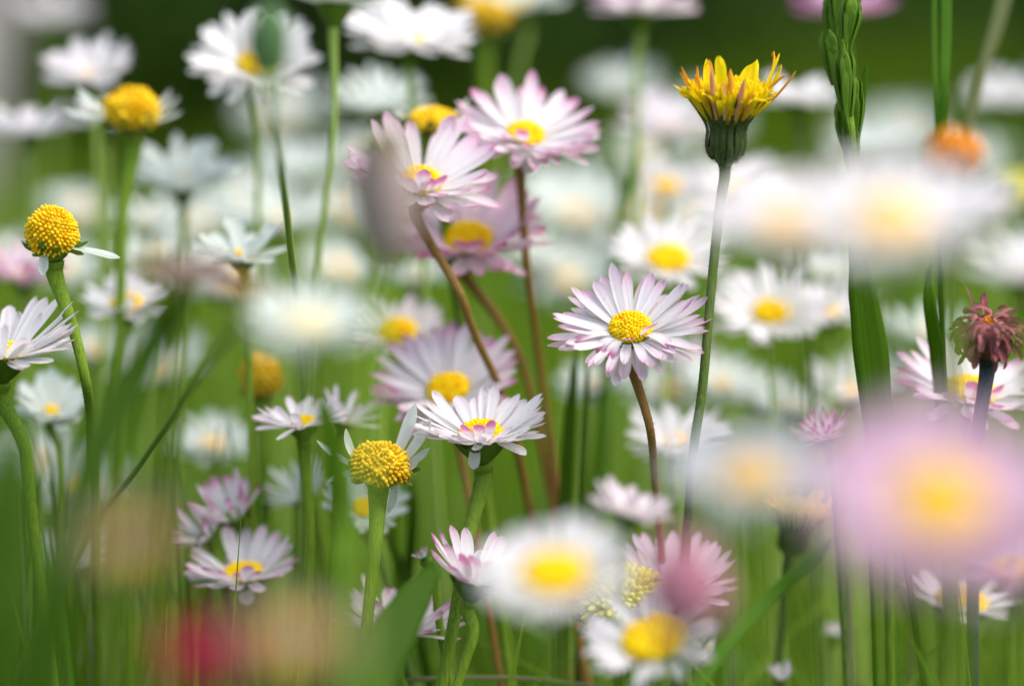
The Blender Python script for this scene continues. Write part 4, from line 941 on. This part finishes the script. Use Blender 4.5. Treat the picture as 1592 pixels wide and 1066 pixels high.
blade([(1471, -60, 7, 19), (1470, 60, 7, 18), (1467, 140, 7, 15), (1462, 230, 8, 14), (1466, 420, 10, 12)], 'broader upright blade at the top, of a close pair', 'blade_light')
blade([(1575, -60, 14, 30), (1550, 40, 14, 24), (1524, 120, 14, 18), (1500, 230, 14, 15), (1480, 380, 14, 14)], 'slanting brown-green stalk near the top corner', 'straw')
blade([(1302, 830, 7, 3), (1272, 862, 7, 20), (1200, 925, 7, 24), (1140, 990, 6, 26), (1085, 1062, 5, 26), (1040, 1140, 4, 24)], 'light green blade slanting down from the giant pink blur', 'blade_light', fold=.15)
blade([(674, 868, -6, 3), (668, 895, -7, 34), (640, 935, -9, 62), (610, 990, -11, 82), (580, 1050, -13, 92), (556, 1130, -16, 92)], 'wide dark green leaf blade across the lilac-tinged daisy', 'blade_dark', fold=.15)
blade([(300, 450, -40, 20), (258, 500, -42, 52), (200, 600, -44, 70), (150, 700, -46, 70), (110, 830, -48, 64), (80, 1000, -50, 60)], 'very blurred broad green blade slanting across the grassy side', 'blade_dark', fold=.1)
blade([(22, 640, -70, 40), (14, 740, -72, 84), (6, 880, -74, 96), (0, 1066, -76, 96)], 'dark green blurred blade filling the bottom corner of the view', 'blade_dark', fold=.1)
blade([(896, 540, 11, 3), (892, 590, 11, 14), (886, 660, 11, 22), (880, 760, 11, 24), (876, 860, 11, 24)], 'dark green upright blade below the sharp pink-tipped daisy, broader of two', 'blade_dark')
blade([(914, 540, 12, 3), (912, 600, 12, 10), (908, 680, 12, 13), (904, 800, 12, 14)], 'dark green upright blade below the sharp pink-tipped daisy, slimmer of two', 'blade_dark')
blade([(1450, 404, 3, 2), (1444, 430, 3, 12), (1446, 480, 3, 22), (1458, 560, 4, 26), (1468, 700, 6, 24)], 'pointed green blade beside the withered purple head', 'blade')
blade([(1463, 396, 3, 5), (1463, 430, 3, 9), (1464, 480, 3, 10), (1468, 560, 4, 10), (1476, 700, 6, 10)], 'thread-thin green blade next to the withered purple head', 'blade_dark')
blade([(500, 610, -20, 6), (512, 660, -20, 26), (524, 740, -20, 34), (532, 820, -20, 34), (530, 960, -22, 34)], 'blurred green blade crossing in front of the small half-open daisy', 'blade')
blade([(640, 740, 14, 6), (642, 800, 14, 16), (636, 880, 14, 22), (630, 960, 14, 22)], 'dark narrow blade behind the withered yellow head', 'blade_dark')
blade([(585, 790, 12, 4), (600, 830, 12, 14), (622, 880, 12, 16), (645, 960, 12, 16)], 'dark slanting blade behind the stem of the withered yellow head', 'blade_dark')
blade([(560, 1066, 6, 4), (640, 1056, 5, 8), (740, 1053, 5, 9), (840, 1056, 5, 9), (960, 1074, 6, 8), (1040, 1100, 6, 8)], 'pale straw-coloured blade lying nearly level along the bottom edge', 'straw')
blade([(200, 900, -22, 8), (224, 950, -20, 20), (246, 1010, -18, 22), (262, 1080, -16, 22)], 'pale green blurred stalk under the brownish pink smear', 'straw')
blade([(950, 240, 24, 6), (968, 300, 24, 16), (958, 380, 24, 18), (945, 520, 24, 18)], 'blurred green blade among the pale blurs above the sharp pink-tipped daisy', 'blade')
blade([(990, 225, 22, 6), (980, 290, 22, 14), (962, 370, 22, 16), (950, 520, 22, 16)], 'second blurred green blade crossing its neighbour above the sharp pink-tipped daisy', 'blade_light')
blade([(1382, 880, 8, 4), (1384, 930, 8, 12), (1392, 1000, 8, 14), (1398, 1080, 8, 14)], 'thin green blade in the bottom grass below the giant pink blur', 'blade_light')
blade([(1318, 890, 5, 5), (1320, 940, 5, 12), (1322, 1000, 5, 14), (1324, 1080, 5, 14)], 'brownish thin blade below the feathery pink daisy', 'straw')

# thin stalks crossing one another in the grass
rs = random.Random(31)
for i in range(110):
    x = rs.choice((rs.uniform(0, 620), rs.uniform(0, 1592), rs.uniform(0, 330))); y = rs.uniform(640, 980) if x < 700 else rs.uniform(700, 1000); b = rs.choice((rs.uniform(8, 14), rs.uniform(12, 28)))
    dx = rs.uniform(-1, 1) * rs.choice((20, 60, 130)); w_ = rs.uniform(5, 13)
    o = blade([(x + dx, y, b, 2), (x + dx * .55, y + 110, b, w_ * .8), (x + dx * .2, y + 220, b, w_), (x, y + 330, b, w_)], 'STALK%d' % i, rs.choice(('blade', 'grass_light', 'grass_light', 'blade_light', 'straw')), fold=.3, group='thin blades in the low grass', face=rs.uniform(-.8, .8))
    o['label'] = 'thin grass blade, one of the loose tangle low between the daisy stems'
